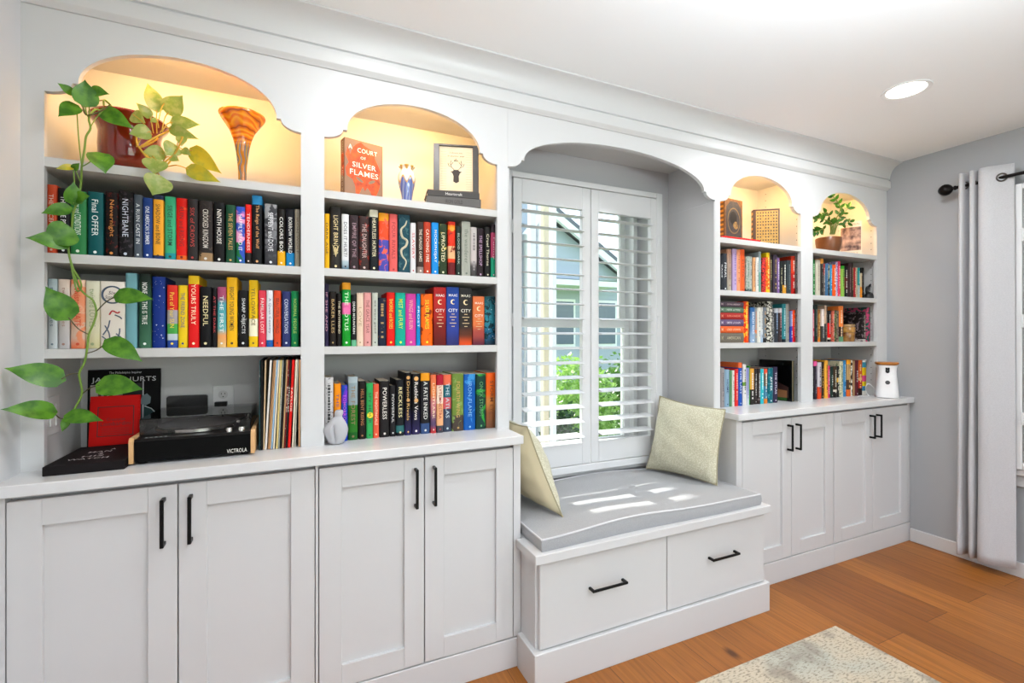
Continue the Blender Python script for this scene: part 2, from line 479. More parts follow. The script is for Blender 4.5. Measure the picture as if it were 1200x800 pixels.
# ------------------------------------------------------------------ base cabinets
def pull(parent, p, vertical, L=.142):
    bm = new_bm(); x, y, z = p; r = .005
    if vertical:
        path = [(x, y, z-L/2+.008), (x, y-.026, z-L/2), (x, y-.029, z-L/2+.02), (x, y-.029, z+L/2-.02), (x, y-.026, z+L/2), (x, y, z+L/2-.008)]
        box(bm, x-r, x+r, y-.034, y-.026, z-L/2, z+L/2, .0015); box(bm, x-r, x+r, y-.028, y-.0003, z-L/2, z-L/2+.011, .0015); box(bm, x-r, x+r, y-.028, y-.0003, z+L/2-.011, z+L/2, .0015)
    else:
        box(bm, x-L/2, x+L/2, y-.034, y-.026, z-r, z+r, .0015); box(bm, x-L/2, x-L/2+.011, y-.028, y-.0003, z-r, z+r, .0015); box(bm, x+L/2-.011, x+L/2, y-.028, y-.0003, z-r, z+r, .0015)
    return obj('handle', bm, BLACKM, parent)

def shaker_door(parent, x0, x1, z0, z1, hx, r=.073):
    bm = new_bm(); y0, y1 = YD, YD+.02
    box(bm, x0, x0+r, y0, y1, z0, z1, .0015); box(bm, x1-r, x1, y0, y1, z0, z1, .0015)
    box(bm, x0+r, x1-r, y0, y1, z0, z0+r); box(bm, x0+r, x1-r, y0, y1, z1-r, z1)
    box(bm, x0+r, x1-r, y0+.0125, y1-.001, z0+r, z1-r)
    d = obj('door', bm, WHITE, parent)
    pull(d, (hx, YD, .775), True)
    return d
def cabinet(label, X0, X1, d0, dm, d1):
    t = thing('base_cabinet', label, 'cabinet', ((X0+X1)/2, 1.96, 0), 0, 'white shaker base cabinets')
    bm = new_bm(); box(bm, X0, X1, YD+.034, YB-.002, .10, .8955); obj('carcass', bm, GAPM if False else WHITE, t)
    if d0-X0 > .006:
        bm = new_bm(); box(bm, X0, d0-.003, YD+.001, YD+.0338, .122, .8955); obj('filler_strip', bm, WHITE, t)
    if X1-d1 > .006:
        bm = new_bm(); box(bm, d1+.003, X1, YD+.001, YD+.0338, .122, .8955); obj('filler_strip', bm, WHITE, t)
    shaker_door(t, d0, dm-.0018, .122, .880, dm-.034); shaker_door(t, dm+.0018, d1, .122, .880, dm+.034)
    bm = new_bm(); box(bm, X0, X1, YD-.002, YD+.0335, 0, .117, .002); obj('plinth', bm, WHITE, t)
    return t
cabinet('white shaker cabinet at the far left below the record player', XL, .061, -.712, -.328, .054)
cabinet('white shaker cabinet immediately left of the window bench', .0612, .822, .068, .429, .788)
cabinet('white shaker cabinet immediately right of the window bench', 2.045, 2.8395, 2.090, 2.470, 2.836)
cabinet('white shaker cabinet in the right corner below the pet camera', 2.84, XR-.001, 2.843, 3.222, 3.600)
bm = new_bm(); box(bm, XL+.001, .824, 1.695, YB-.001, .897, ZT, .0018); tag(obj('countertop', bm, QUARTZ, origin=(.04, 1.95, .897)), 'long white countertop under the two left bookcases', 'countertop', 'white countertops')
bm = new_bm(); box(bm, 2.034, XR-.001, 1.695, YB-.001, .897, ZT, .0018); tag(obj('countertop', bm, QUARTZ, origin=(2.83, 1.95, .897)), 'white countertop under the two right bookcases carrying the pet camera', 'countertop', 'white countertops')

# ------------------------------------------------------------------ window bench
t = thing('window_bench', 'white window seat bench with two drawers and black bar handles', 'bench', (1.435, 1.85, 0))
bm = new_bm(); box(bm, .824, 2.043, 1.596, YB-.002, .05, .480); obj('body', bm, WHITE, t)
bm = new_bm(); box(bm, .800, 2.072, 1.545, YD-.006, .480, .515, .002); box(bm, .8245, 2.0425, YD-.006, YB-.002, .480, .515); obj('seat_slab', bm, WHITE, t)
bm = new_bm(); box(bm, .804, 2.082, 1.560, YD-.006, 0, .138, .002); obj('plinth', bm, WHITE, t)
for (a, b, hx) in ((.834, 1.4505, 1.135), (1.4545, 2.060, 1.775)):
    bm = new_bm(); box(bm, a, b, 1.575, 1.5955, .142, .470, .0018); d = obj('drawer', bm, WHITE, t); 
    pull(d, (hx, 1.575, .33 if hx < 1.4 else .325), False, .17)

# seat cushion
FAB = mat('light_grey_woven_fabric', 'a9a9aa', .95, noise=('96969a', 260, .6), bump=(700, .4), sheen=.2)
def slab_cushion(x0, x1, y0, y1, z0, z1):
    bm = new_bm(); nx, ny, nz = 40, 18, 4; 
    def P(i, j, k):
        u, v, w = i/nx, j/ny, k/nz
        x = x0+(x1-x0)*u; y = y0+(y1-y0)*v; z = z0+(z1-z0)*w
        e = min(u, 1-u)*(x1-x0); f = min(v, 1-v)*(y1-y0)
        if k > 0: z += .006*math.sin(x*5+1)*w + .004*math.sin(x*9+y*6)*w + .006*w*min(1, min(e, f)/.1)
        y += .005*math.sin(x*6)*(1 if j == 0 else 0)
        r = .006
        if k in (0, nz):
            pass
        if i in (0, nx): x += (-.004 if i == 0 else .004)*math.sin(PI*w)
        if j in (0, ny): y += (-.004 if j == 0 else .004)*math.sin(PI*w)
        return (x, y, z)
    V = {}
    for i in range(nx+1):
        for j in range(ny+1):
            for k in range(nz+1):
                if i in (0, nx) or j in (0, ny) or k in (0, nz): V[i, j, k] = bm.verts.new(P(i, j, k))
    for k in (0, nz):
        for i in range(nx):
            for j in range(ny): bm.faces.new((V[i, j, k], V[i+1, j, k], V[i+1, j+1, k], V[i, j+1, k]))
    for j in (0, ny):
        for i in range(nx):
            for k in range(nz): bm.faces.new((V[i, j, k], V[i+1, j, k], V[i+1, j, k+1], V[i, j, k+1]))
    for i in (0, nx):
        for j in range(ny):
            for k in range(nz): bm.faces.new((V[i, j, k], V[i, j+1, k], V[i, j+1, k+1], V[i, j, k+1]))
    loop = [V[i, 0, nz].co.copy() for i in range(nx+1)] + [V[nx, j, nz].co.copy() for j in range(1, ny+1)]
    loop2 = [V[i, ny, nz].co.copy() for i in range(nx, -1, -1)] + [V[0, j, nz].co.copy() for j in range(ny-1, -1, -1)]
    return bm, loop+loop2
ct = thing('seat_cushion', 'long light grey cushion lying on the window bench', 'cushion', (1.435, 1.86, .515))
bm, loop = slab_cushion(.838, 2.030, 1.572, 2.155, .516, .570); obj('cushion_body', bm, FAB, ct, smooth=True)
bm = new_bm(); tube(bm, loop, .0038, 6); obj('piping', bm, mat('pale_grey_piping', 'cfcfd1', .9), ct, smooth=True)

# pillows ------------------------------------------------------------------
def pillow_mat(name, c1, c2):
    m = bpy.data.materials.new(name); m.use_nodes = True
    N = m.node_tree.nodes; L = m.node_tree.links; p = N['Principled BSDF']; p.inputs['Roughness'].default_value = .9; p.inputs['Sheen Weight'].default_value = .2
    tc = N.new('ShaderNodeTexCoord'); v = N.new('ShaderNodeTexVoronoi'); v.inputs['Scale'].default_value = 160; v.inputs['Randomness'].default_value = .8
    L.new(tc.outputs['Object'], v.inputs['Vector'])
    r = N.new('ShaderNodeValToRGB'); r.color_ramp.elements[0].color = lin(c1); r.color_ramp.elements[1].color = lin(c2)
    r.color_ramp.elements[0].position = .2; r.color_ramp.elements[1].position = .55
    L.new(v.outputs['Distance'], r.inputs['Fac']); L.new(r.outputs['Color'], p.inputs['Base Color'])
    b = N.new('ShaderNodeBump'); b.inputs['Strength'].default_value = .5; b.inputs['Distance'].default_value = .002
    L.new(v.outputs['Distance'], b.inputs['Height']); L.new(b.outputs['Normal'], p.inputs['Normal'])
    return m
PILF = pillow_mat('cream_green_textured_fabric', 'dedac6', 'c4bea2'); PILB = mat('plain_tan_cotton', 'cbbf9e', .95, bump=(300, .3))
def pillow(label, BL, BR, TR, TL, T, front):
    BL, BR, TR, TL = map(Vector, (BL, BR, TR, TL)); c = (BL+BR+TR+TL)/4
    nrm = (BR-BL).cross(TL-BL).normalized()
    if nrm.dot(Vector(front)) < 0: nrm = -nrm
    t = thing('throw_pillow', label, 'pillow', (c.x, c.y, BL.z), 0, 'cream throw pillows on the window bench')
    n = 26
    for side, m, nm in ((1, PILF, 'front_cover'), (-1, PILB, 'back_cover')):
        bm = new_bm(); G = []
        for j in range(n+1):
            row = []
            for i in range(n+1):
                u, v = 2*i/n-1, 2*j/n-1
                pu = u*(1-.075*(1-u*u)**.0*(1-v*v)*1.0*abs(u)); pv = v*(1-.075*(1-u*u)*abs(v))
                a, b = (pu+1)/2, (pv+1)/2
                p = (BL*(1-a)+BR*a)*(1-b) + (TL*(1-a)+TR*a)*b
                th = T*(max(0, 1-u*u)**.55)*(max(0, 1-v*v)**.55)
                wr = .004*math.sin(9*u+4*v)*math.sin(7*v-3*u) + .006*math.exp(-((u+.05)**2)/.01-((v-.85)**2)/.05)*-1
                th = max(0, th + wr*min(1, 6*(1-u*u)*(1-v*v)))
                row.append(bm.verts.new(p + nrm*side*th))
            G.append(row)
        for j in range(n):
            for i in range(n): bm.faces.new((G[j][i], G[j][i+1], G[j+1][i+1], G[j+1][i]))
        if side == 1: edge = [G[0][i].co.copy() for i in range(n+1)]+[G[j][n].co.copy() for j in range(1, n+1)]+[G[n][i].co.copy() for i in range(n-1, -1, -1)]+[G[j][0].co.copy() for j in range(n-1, -1, -1)]
        obj(nm, bm, m, t, smooth='all')
    bm = new_bm(); tube(bm, edge, .0032, 6); obj('piping', bm, mat('tan_piping', 'a89f82', .9), t, smooth=True)
    return t
pillow('cream green textured pillow leaning at the right end of the window seat', (1.80, 2.115, .580), (1.915, 1.725, .580), (1.975, 1.725, .955), (1.888, 2.105, .985), .082, (-1, -.2, .3))
pillow('cream pillow seen edge on at the left end of the window seat', (.968, 2.05, .582), (1.004, 1.695, .578), (.886, 1.790, .945), (.880, 2.11, .95), .085, (1, 0, .2))

# rug ------------------------------------------------------------------
def rug_mat():
    m = bpy.data.materials.new('distressed_rug_weave'); m.use_nodes = True
    N = m.node_tree.nodes; L = m.node_tree.links; p = N['Principled BSDF']; p.inputs['Roughness'].default_value = 1
    tc = N.new('ShaderNodeTexCoord')
    def nz(sc, s, d=6):
        mp = N.new('ShaderNodeMapping'); mp.inputs['Scale'].default_value = sc; L.new(tc.outputs['Object'], mp.inputs[0])
        n = N.new('ShaderNodeTexNoise'); n.inputs['Scale'].default_value = s; n.inputs['Detail'].default_value = d; L.new(mp.outputs[0], n.inputs['Vector']); return n.outputs['Fac']
    def ramp(f, p0, p1, c0, c1):
        r = N.new('ShaderNodeValToRGB'); r.color_ramp.elements[0].position = p0; r.color_ramp.elements[1].position = p1
        r.color_ramp.elements[0].color = c0; r.color_ramp.elements[1].color = c1; L.new(f, r.inputs['Fac']); return r.outputs['Color']
    K, W = (0, 0, 0, 1), (1, 1, 1, 1)
    def mix(f, a, b):
        x = N.new('ShaderNodeMix'); x.data_type = 'RGBA'; L.new(f, x.inputs[0])
        for s, i in ((a, 6), (b, 7)):
            if isinstance(s, tuple): x.inputs[i].default_value = s
            else: L.new(s, x.inputs[i])
        return x.outputs[2]
    base = mix(nz((1, 1, 1), 3), lin('bfb19a'), lin('cdc1ac'))
    base = mix(ramp(nz((1, 1, 1), 2.3, 3), .5, .62, K, (.7, .7, .7, 1)), base, lin('b0b4aa'))
    base = mix(ramp(nz((34, 90, 1), 1.6, 6), .50, .66, K, (.85, .85, .85, 1)), base, lin('7e7468'))
    base = mix(ramp(nz((1, 1, 1), 5.5, 10), .52, .64, K, (.7, .7, .7, 1)), base, lin('8b8074'))
    L.new(base, p.inputs['Base Color'])
    b = N.new('ShaderNodeBump'); b.inputs['Strength'].default_value = .6; b.inputs['Distance'].default_value = .003
    L.new(nz((1, 1, 1), 300, 2), b.inputs['Height']); L.new(b.outputs['Normal'], p.inputs['Normal'])
    return m
bm = new_bm(); box(bm, .25, 2.232, -1.5, 1.345, .0005, .010, .003, 2)
tag(obj('area_rug', bm, rug_mat(), origin=(1.24, -.08, 0)), 'distressed beige and grey rug on the oak floor', 'rug')

# recessed lights ------------------------------------------------------------
LAMP = mat('lit_lamp_lens', 'ffffff', .5, emit=('fff6ea', 14))
def downlight(x, y, w, label):
    t = thing('recessed_light', label, 'ceiling light', (x, y, ZC), 0, 'recessed ceiling lights')
    bm = new_bm(); lathe(bm, [(.095, -.0005), (.094, -.005), (.078, -.004), (.074, -.0005)], 40, (x, y, ZC), cap=False)
    obj('trim_ring', bm, mat('white_lamp_ring', 'e8e8e8', .4), t, smooth=True)
    bm = new_bm(); lathe(bm, [(.0745, -.0003), (.0745, -.0012)], 40, (x, y, ZC)); obj('lens', bm, LAMP, t)
    la = bpy.data.lights.new('recessed_lamp', 'AREA'); la.shape = 'DISK'; la.size = .15; la.energy = w; la.color = (.91, .96, 1)
    lo = bpy.data.objects.new('recessed_lamp', la); COL.objects.link(lo); lo.location = (0, 0, -.006); lo.parent = t
DW = 12.5
downlight(2.585, 1.24, 14, 'round recessed light glowing in the ceiling near the right wall')
for x, y in ((.30, 1.25), (.30, -1.1), (2.585, -1.1)):
    downlight(x, y, 7.5 if y > 0 else 19, {(.30, 1.25): 'round recessed ceiling light nearest the left bookcases', (.30, -1.1): 'round recessed ceiling light at the rear left of the room', (2.585, -1.1): 'round recessed ceiling light at the rear right of the room'}[(x, y)])

BOOKS = {
 '1B': (1.89, 1.577, 'upper book row of the far left bay', [
  (-0.693,-0.668,0.212,'coral red book with pale lettering','coral','THE DECEPTION','f0d8c8','c',['d8502e'],None),
  (-0.666,-0.637,0.204,'black book with white THE FINE PRINT lettering','black','THE FINE PRINT','e8e8e8','c',['17171a'],None),
  (-0.636,-0.598,0.2,'leaf green book with white script','green','Terms and CONDITIONS','e4efe0','c',['2e7a44'],None),
  (-0.595,-0.557,0.203,'dark teal book with large white script','teal','Final OFFER','eef4f2','c',['0e5457'],None),
  (-0.552,-0.519,0.208,'black book with orange gothic lettering and red author line','black','Nevernight','d98a3c','c',['120d0d','1a1110'],('5a1512',14,0.25)),
  (-0.518,-0.481,0.215,'thick black book with silver white lettering','black','NIGHTBANE','c8ccda','c',['141214'],('3a3238',12,0.3)),
  (-0.48,-0.456,0.208,'slate grey book with fine white lettering','grey','A RUIN CAST IN','dfe2e6','c',['4d5560'],None),
  (-0.455,-0.429,0.2,'royal blue book with slanted white lettering','blue','ONE AMERICAN SUMMER','e8ecf4','c',['1c3a7c'],None),
  (-0.428,-0.4,0.212,'golden yellow book with navy ends','yellow','SHADOW and BONE','3a2a18','c',[(0,'1d3566'),(0.07,'f0a52c'),(0.93,'1d2b4a')],None),
  (-0.398,-0.367,0.213,'sea green book with turquoise patterned edges','green','SIEGE and STORM','12402e','c',[(0,'1a8f96'),(0.12,'3aa878')],None),
  (-0.366,-0.335,0.211,'bright red book with orange patterned foot','red','RUIN and RISING','7c1208','c',[(0,'e0641a'),(0.09,'e01c10')],('f04818',9,0.2)),
  (-0.334,-0.305,0.211,'charcoal book with red SIX of CROWS lettering','charcoal','SIX of CROWS','b8352a','c',['2c2626'],None),
  (-0.303,-0.262,0.211,'charcoal book with spaced white lettering and tan foot','charcoal','CROOKED KINGDOM','d8cfc4','c',[(0,'9c7c58'),(0.16,'2b2422')],('4a3c34',10,0.25)),
  (-0.259,-0.227,0.21,'black book with big white NINTH HOUSE lettering','black','NINTH HOUSE','efe9e0','c',['0f0e0f'],None),
  (-0.224,-0.195,0.205,'dark green book with tan and gold letters','dark green','THE SEVEN TALES','d2a860','c',['1d4a33'],None),
  (-0.193,-0.166,0.202,'pink,blue and green book','pink','HAPPILY READ IT','f4eef0','c',[(0,'1e7040'),(0.38,'e89ac4'),(0.8,'e88cbc')],('3050b8',3,0.5)),
  (-0.165,-0.145,0.213,'slim bright red book with black foot','red','TENDERNESS','f4dcd4','c',[(0,'26201e'),(0.2,'e0221c')],None),
  (-0.144,-0.112,0.246,'tall black book with light blue head','black','The Reign of the Wolf','e0a060','c',[(0,'141416'),(0.87,'2f8ec8')],None),
  (-0.105,-0.065,0.221,'grey silver mottled book','grey','SERPENT and DOVE','e8e8ea','l',[(0,'2e2c30'),(0.5,'7a7a7e'),(1,'9a9a9c')],('3e3e42',8,0.5)),
  (-0.0644,-0.038,0.208,'black book with yellow foot','black','COLORS BOX','eceae4','c',[(0,'e8a818'),(0.27,'17130f')],None),
  (-0.036,-0.008,0.211,'black book with blue foot','black','BORROW WORLD','eceae4','c',[(0,'1880bc'),(0.25,'14131a')],None),
  (-0.007,0.011,0.213,'pale stone grey book at the right end','pale grey','IRON WOLF','7c6c5c','c',['b0a694'],None),
 ]),
 '1C': (1.89, 1.289, 'middle book row of the far left bay', [
  (-0.692,-0.668,0.214,'pale grey blue book','pale blue','twisted lies','6c7c88','l',[(0,'c8ccce'),(0.6,'b8bec2'),(1,'a8b8bc')],None),
  (-0.667,-0.639,0.214,'pale pinkish grey book','pale pink','twisted games','a07868','l',[(0,'b8b4b4'),(0.6,'c8beb8'),(1,'d8c4b4')],None),
  (-0.637,-0.601,0.214,'peach and coral book with orange HATE lettering','peach','twisted HATE','d84c28','l',[(0,'e87850'),(0.2,'d8b8a4'),(0.6,'e8a888'),(1,'ecc8b0')],('e89068',4,0.5)),
  (-0.6,-0.564,0.212,'cream book with a soft green tint','cream','twisted LOVES','98a478','l',[(0,'d0c898'),(0.4,'d8d0b4'),(1,'d8d4bc')],None),
  (-0.563,-0.501,0.212,'wide white boxed book with dark ink dragons','white','Six Scorched','48303c','c',['e2d8cc'],None),
  (-0.5,-0.47,0.241,'plain pale teal book','pale teal','','ffffff','c',['6ea0a8'],None),
  (-0.465,-0.433,0.241,'bottle green book with white block lettering','green','NONE OF THIS IS TRUE','f0f0ea','l',[(0,'3e6a50'),(0.5,'28503c'),(1,'16241c')],None),
  (-0.432,-0.396,0.234,'dark blue book dotted with small white stars','dark blue','','ffffff','c',['14307e'],None),
  (-0.391,-0.362,0.208,'red and green book with yellow lettering','red','Part of Your SUN','f0d040','c',[(0,'2c4c9c'),(0.12,'b8c4cc'),(0.22,'48a048'),(0.38,'a0989c'),(0.6,'d83024')],None),
  (-0.361,-0.334,0.209,'yellow paperback with dark blue lettering','yellow','THE FRIEND ZONE','2c4078','c',['ecc81c'],None),
  (-0.332,-0.301,0.242,'tall red book with yellow head','red','YOURS TRULY','fce4c0','c',[(0,'e01818'),(0.88,'ecc01c')],None),
  (-0.299,-0.265,0.206,'black book with yellow and white lettering','black','NEEDFUL','e8d8a0','c',['0f0d10'],None),
  (-0.264,-0.249,0.204,'thin black book with red lettering','thin black','AT THE DARK','c43840','c',['151114'],None),
  (-0.2484,-0.222,0.208,'teal and orange book with a sunset scene','teal','THE FIRST','e8ece8','l',[(0,'e0b878'),(0.18,'e8a060'),(0.32,'68b0b0'),(0.7,'4898a0'),(0.85,'a04868')],None),
  (-0.221,-0.189,0.242,'tall yellow book with black and orange lettering','yellow','BRIGHT YOUNG WOMEN','3c2410','c',['f0b414'],None),
  (-0.187,-0.156,0.199,'black book with white smoky marks','black','SHARP OBJECTS','e0e0e0','c',['100e10'],('c8c8c8',7,0.12)),
  (-0.154,-0.126,0.236,'tall yellow book with a white barcode panel','yellow','YELLOWFACE','6c5410','c',[(0,'e8bc14'),(0.16,'f0e8c8'),(0.42,'e8bc14')],None),
  (-0.124,-0.1,0.201,'rose red book with white lettering','rose','FAMILIAR LOST','fce0dc','c',['dc3c50'],None),
  (-0.099,-0.078,0.202,'white book with blue foot','white','A Quiet Country','58586c','c',[(0,'2060b0'),(0.12,'dfe0e4')],None),
  (-0.076,-0.052,0.202,'orange red book with brown lettering','orange red','BEAUTIFUL WORLD','6c2410','c',['dc4824'],None),
  (-0.049,-0.021,0.2,'navy book with pale spaced lettering','navy','CONVERSATIONS','d0d8e8','c',['2c3468'],None),
  (-0.019,0.006,0.202,'emerald green book with yellow dot','emerald','NORMAL PEOPLE','a8d060','c',['108048'],None),
 ]),
 '2B': (1.89, 1.577, 'upper book row of the second bay', [
  (0.093,0.111,0.207,'yellow book with black lettering','yellow','DARK AGE','3c2c0c','c',['e8ac14'],None),
  (0.113,0.153,0.238,'tall black book with gold winged emblem','black','LIGHT BRINGER','e0c890','c',['2a2623'],None),
  (0.154,0.18,0.212,'white book with misty blue foot','white','DOES IT HURT?','2c2c30','l',[(0,'48687c'),(0.14,'a8b8c0'),(0.2,'dcdcdc'),(1,'e4e4e4')],None),
  (0.182,0.215,0.211,'dark brown book with pinkish lettering','brown','EMPIRE OF THE','a08088','c',['322628'],('4c3034',10,0.3)),
  (0.217,0.255,0.212,'dark maroon marbled book','maroon','THE DAUGHTER','c8a8a0','c',['3a2826'],('8c2c24',9,0.28)),
  (0.256,0.288,0.24,'black book with cream head','black','HEARTLESS HUNTER','ece0b8','c',[(0,'15171c'),(0.88,'cfcab4')],None),
  (0.291,0.33,0.233,'orange and violet swirled book','orange','','ffffff','c',[(0,'4848a0'),(0.55,'e84c24'),(0.86,'ec9c1c')],('e86048',8,0.35)),
  (0.332,0.364,0.233,'coral book with red lettering','coral','FOUR RIVALS','a82c2c','c',['e0605c'],None),
  (0.367,0.413,0.234,'dark teal book with a cream dragon','teal','','ffffff','c',['1c4450'],('3c6468',9,0.3)),
  (0.415,0.438,0.206,'slim white book with red lettering','white','SLAVERY','c83c34','c',['dcd8d8'],None),
  (0.441,0.468,0.212,'dark brown book with cream lettering','brown','THE HUNGER GAMES','e4d4c0','c',[(0,'8c7c74'),(0.14,'3c2c26')],None),
  (0.469,0.499,0.215,'brick red book with cream lettering','red','CATCHING FIRE','f0e0cc','c',['b83c24'],None),
  (0.501,0.53,0.215,'bright blue book with white lettering','blue','MOCKINGJAY','f0f4f8','c',['1c88d4'],None),
  (0.532,0.568,0.214,'dark green book with yellow and cream lettering','green','UPROOTED','f0e4b8','c',['2c3c24'],('e8c860',6,0.2)),
  (0.572,0.603,0.227,'red book with an orange sun','red','','ffffff','c',[(0,'6c1c20'),(0.25,'e03c1c'),(0.32,'e8b080'),(0.55,'dc341c'),(0.85,'f08818'),(0.93,'d8301c')],('8c2820',6,0.25)),
  (0.606,0.626,0.21,'slim dark green book','dark green','BLOOD DARK','b8c4b4','c',['26302a'],None),
  (0.629,0.668,0.232,'pale sage grey book with tiny lettering','sage grey','the wanderer','6c7468','c',['a4a498'],None),
  (0.67,0.699,0.213,'silvery book fading to grey at its foot','silver','','8c8484','l',[(0,'3c3a38'),(0.2,'545050'),(0.35,'c8bcb8'),(1,'c4bcb8')],None),
  (0.7,0.731,0.211,'dark brown book with lilac lettering','dark brown','THE SPELLSHOP','c098b8','c',['2c2024'],None),
  (0.733,0.76,0.219,'black book with cream script','black','Cruel Thorns','e4d8b8','c',['1c1a1a'],None),
  (0.762,0.785,0.233,'pink and green book with dark head','pink','Funny','e8b0c0','c',[(0,'18906c'),(0.38,'a83c5c'),(0.84,'2a2024')],None),
 ]),
 '2C': (1.89, 1.289, 'middle book row of the second bay', [
  (0.093,0.109,0.235,'dark purple book at the left end','dark purple','IF SHE AND','c88ca0','c',['2c2440'],None),
  (0.111,0.135,0.206,'dark brown book with gold lettering','dark brown','BAKER LLES','c8a468','c',['1f1815'],None),
  (0.137,0.154,0.2,'slim black book with cream lettering','black','THE BOYFRIEND','e4d4b4','c',['171210'],None),
  (0.156,0.187,0.242,'tall green book with pink flower and yellow head','green','THE LOTUS','d8f4d0','c',[(0,'109024'),(0.42,'109830'),(0.5,'e868a0'),(0.68,'14983a'),(0.89,'e89c24')],None),
  (0.189,0.208,0.197,'slim black book with mint foot','black','DEAD MOUNTAIN','f0f0ea','c',[(0,'68b088'),(0.12,'131416')],None),
  (0.2086,0.234,0.205,'cream peach book with faint lettering','cream','LOVE','b89878','c',['e4c8b0'],None),
  (0.235,0.263,0.207,'pink book with thin brown lettering','pink','THE GRACE YEAR','8c4c48','c',['e09c98'],None),
  (0.265,0.287,0.207,'pale grey green book with dark lettering','pale grey','we were good','34342c','c',['bcc0b4'],None),
  (0.288,0.32,0.188,'dark navy book with faint gold marks','dark navy','','b08c54','c',['1c2236'],('705c48',9,0.15)),
  (0.322,0.354,0.211,'red book with white and yellow lettering','red','THORNS and ROSES','fcd030','c',['e01c14'],None),
  (0.355,0.395,0.211,'turquoise book with white and lime lettering','turquoise','MIST and FURY','c8e83c','c',['10a48c'],None),
  (0.396,0.438,0.209,'magenta book with pale pink lettering','magenta','WINGS and RUIN','f0a8a0','c',['cc3c98'],None),
  (0.439,0.456,0.21,'slim cyan blue book','cyan blue','FROST','d8ecf4','c',['1084c0'],None),
  (0.458,0.507,0.211,'orange book with a dark mask pattern and yellow lettering','orange','SILVER FLAMES','fce020','c',['f4660c'],('8c3410',5,0.3)),
  (0.509,0.562,0.239,'thick red book with a crescent moon','thick red','CITY','f4ece0','l',[(0,'5c1410'),(0.3,'781c18'),(0.55,'a82420'),(1,'b82424')],None),
  (0.563,0.618,0.242,'thick blue book with a crescent moon','thick blue','CITY','f0f0f0','l',[(0,'2c2c64'),(0.3,'2c3c8c'),(1,'24489c')],None),
  (0.619,0.678,0.242,'thick charcoal book with glowing orange foot','charcoal','CITY','f4ecd8','l',[(0,'d84c18'),(0.2,'5c3020'),(0.35,'2c2624'),(1,'2a2828')],None),
  (0.68,0.733,0.208,'coral orange book with a crescent moon','coral','CITY','f8e4d0','l',[(0,'5c2434'),(0.25,'a84840'),(0.45,'dc7440'),(1,'d87040')],None),
  (0.734,0.785,0.21,'teal book with glowing stars at the right end','teal','CITY','98b4b4','l',[(0,'1c2c3c'),(0.2,'1c587c'),(0.5,'2c8090'),(1,'1c5058')],('0c3038',8,0.4)),
 ]),
 '2D': (1.895, 0.93, 'bottom book row of the second bay', [
  (0.094,0.125,0.243,'white book with black speckles at the left end','white','','303030','c',['cfcccb'],('484444',30,0.15)),
  (0.127,0.152,0.218,'orange book with purple lettering','orange','THE GIRL','6c4478','c',['ec8c10'],None),
  (0.153,0.176,0.212,'cobalt blue and purple book','blue','TOMORROW','c858d8','c',['1c44a8'],('6830b8',4,0.4)),
  (0.178,0.213,0.242,'green book with a pale label and grey head','green','THE FOREST','8c6c44','c',[(0,'1c5c20'),(0.12,'2a7020'),(0.55,'8c9ca0'),(0.9,'a4b0b4')],None),
  (0.216,0.243,0.224,'black book with bronze lettering','black','HELL BENT RISING','b8743c','c',['171310'],None),
  (0.245,0.27,0.215,'green book with a large yellow circle','green','SPY HOUR','184c28','c',['30a054'],None),
  (0.2706,0.293,0.21,'orange red book with pale lettering','orange red','THE NIGHTINGALE','f8d8b8','c',['e4583c'],None),
  (0.295,0.333,0.221,'thick black book with white POWERLESS lettering','black','POWERLESS','ece4d8','c',['1e1a1a'],None),
  (0.335,0.357,0.201,'thin dark book with small white lettering','thin dark','POWERFUL','dcd8d4','c',['1c1a1c'],None),
  (0.359,0.391,0.223,'black book with cream lettering and teal emblem','black','RECKLESS','e4d49c','c',[(0,'17181c'),(0.06,'2c6464'),(0.18,'15161a')],None),
  (0.393,0.419,0.251,'black book with gold round capitals','black','Divine Rivals','d8a860','l',[(0,'2a2450'),(0.3,'1c1830'),(0.45,'100e10'),(1,'100e10')],None),
  (0.422,0.456,0.245,'black book with white gothic title and orange dots','black','Ruthless Vows','ece4dc','l',[(0,'2a2450'),(0.3,'1c1830'),(0.45,'100e10'),(1,'100e10')],None),
  (0.458,0.495,0.247,'charcoal book with blue foot and orange head','charcoal','A FATE INKED','e0dcd4','c',[(0,'38507c'),(0.17,'201e22'),(0.87,'e8981c')],None),
  (0.498,0.521,0.239,'orange and mauve book','orange mauve','LIGHTLARK','f4dcb4','l',[(0,'c83c3c'),(0.15,'584464'),(0.5,'c07478'),(0.7,'e08048'),(1,'dc6c44')],None),
  (0.523,0.551,0.238,'red and cream book','red','CLYTEMNESTRA','a83030','c',[(0,'46444c'),(0.12,'e8a878'),(0.5,'f0d4bc'),(0.82,'a81830')],None),
  (0.552,0.587,0.237,'teal book with coral sweep','teal','THE ATLAS','b8c8cc','c',[(0,'3c4458'),(0.4,'c8585c'),(0.6,'24606c'),(0.82,'e06848')],None),
  (0.589,0.639,0.241,'thick olive green book with brown foot','olive green','FOURTH WING','c89c54','c',[(0,'4c4038'),(0.27,'6c8438')],('809c54',6,0.3)),
  (0.64,0.692,0.237,'thick royal blue book with light streaks','royal blue','IRON FLAME','78b0e0','c',['1458a8'],('3c90d0',3,0.3)),
  (0.695,0.74,0.235,'dark green book with bright green glow','dark green','ONYX STORM','589c60','c',['1c3c34'],('309c38',2.5,0.4)),
  (0.742,0.791,0.239,'orange and brown book at the right end','orange','STORM EYE','7c3c14','l',[(0,'7c5038'),(0.25,'8c5430'),(0.5,'c87c3c'),(0.62,'e06418'),(1,'ec5c14')],None),
 ]),
 '4B': (1.9, 1.577, 'upper book row of the third bay', [
  (2.134,2.153,0.198,'dark book with white lettering at the left end','dark','RACE','e8e8e8','c',['22242a'],None),
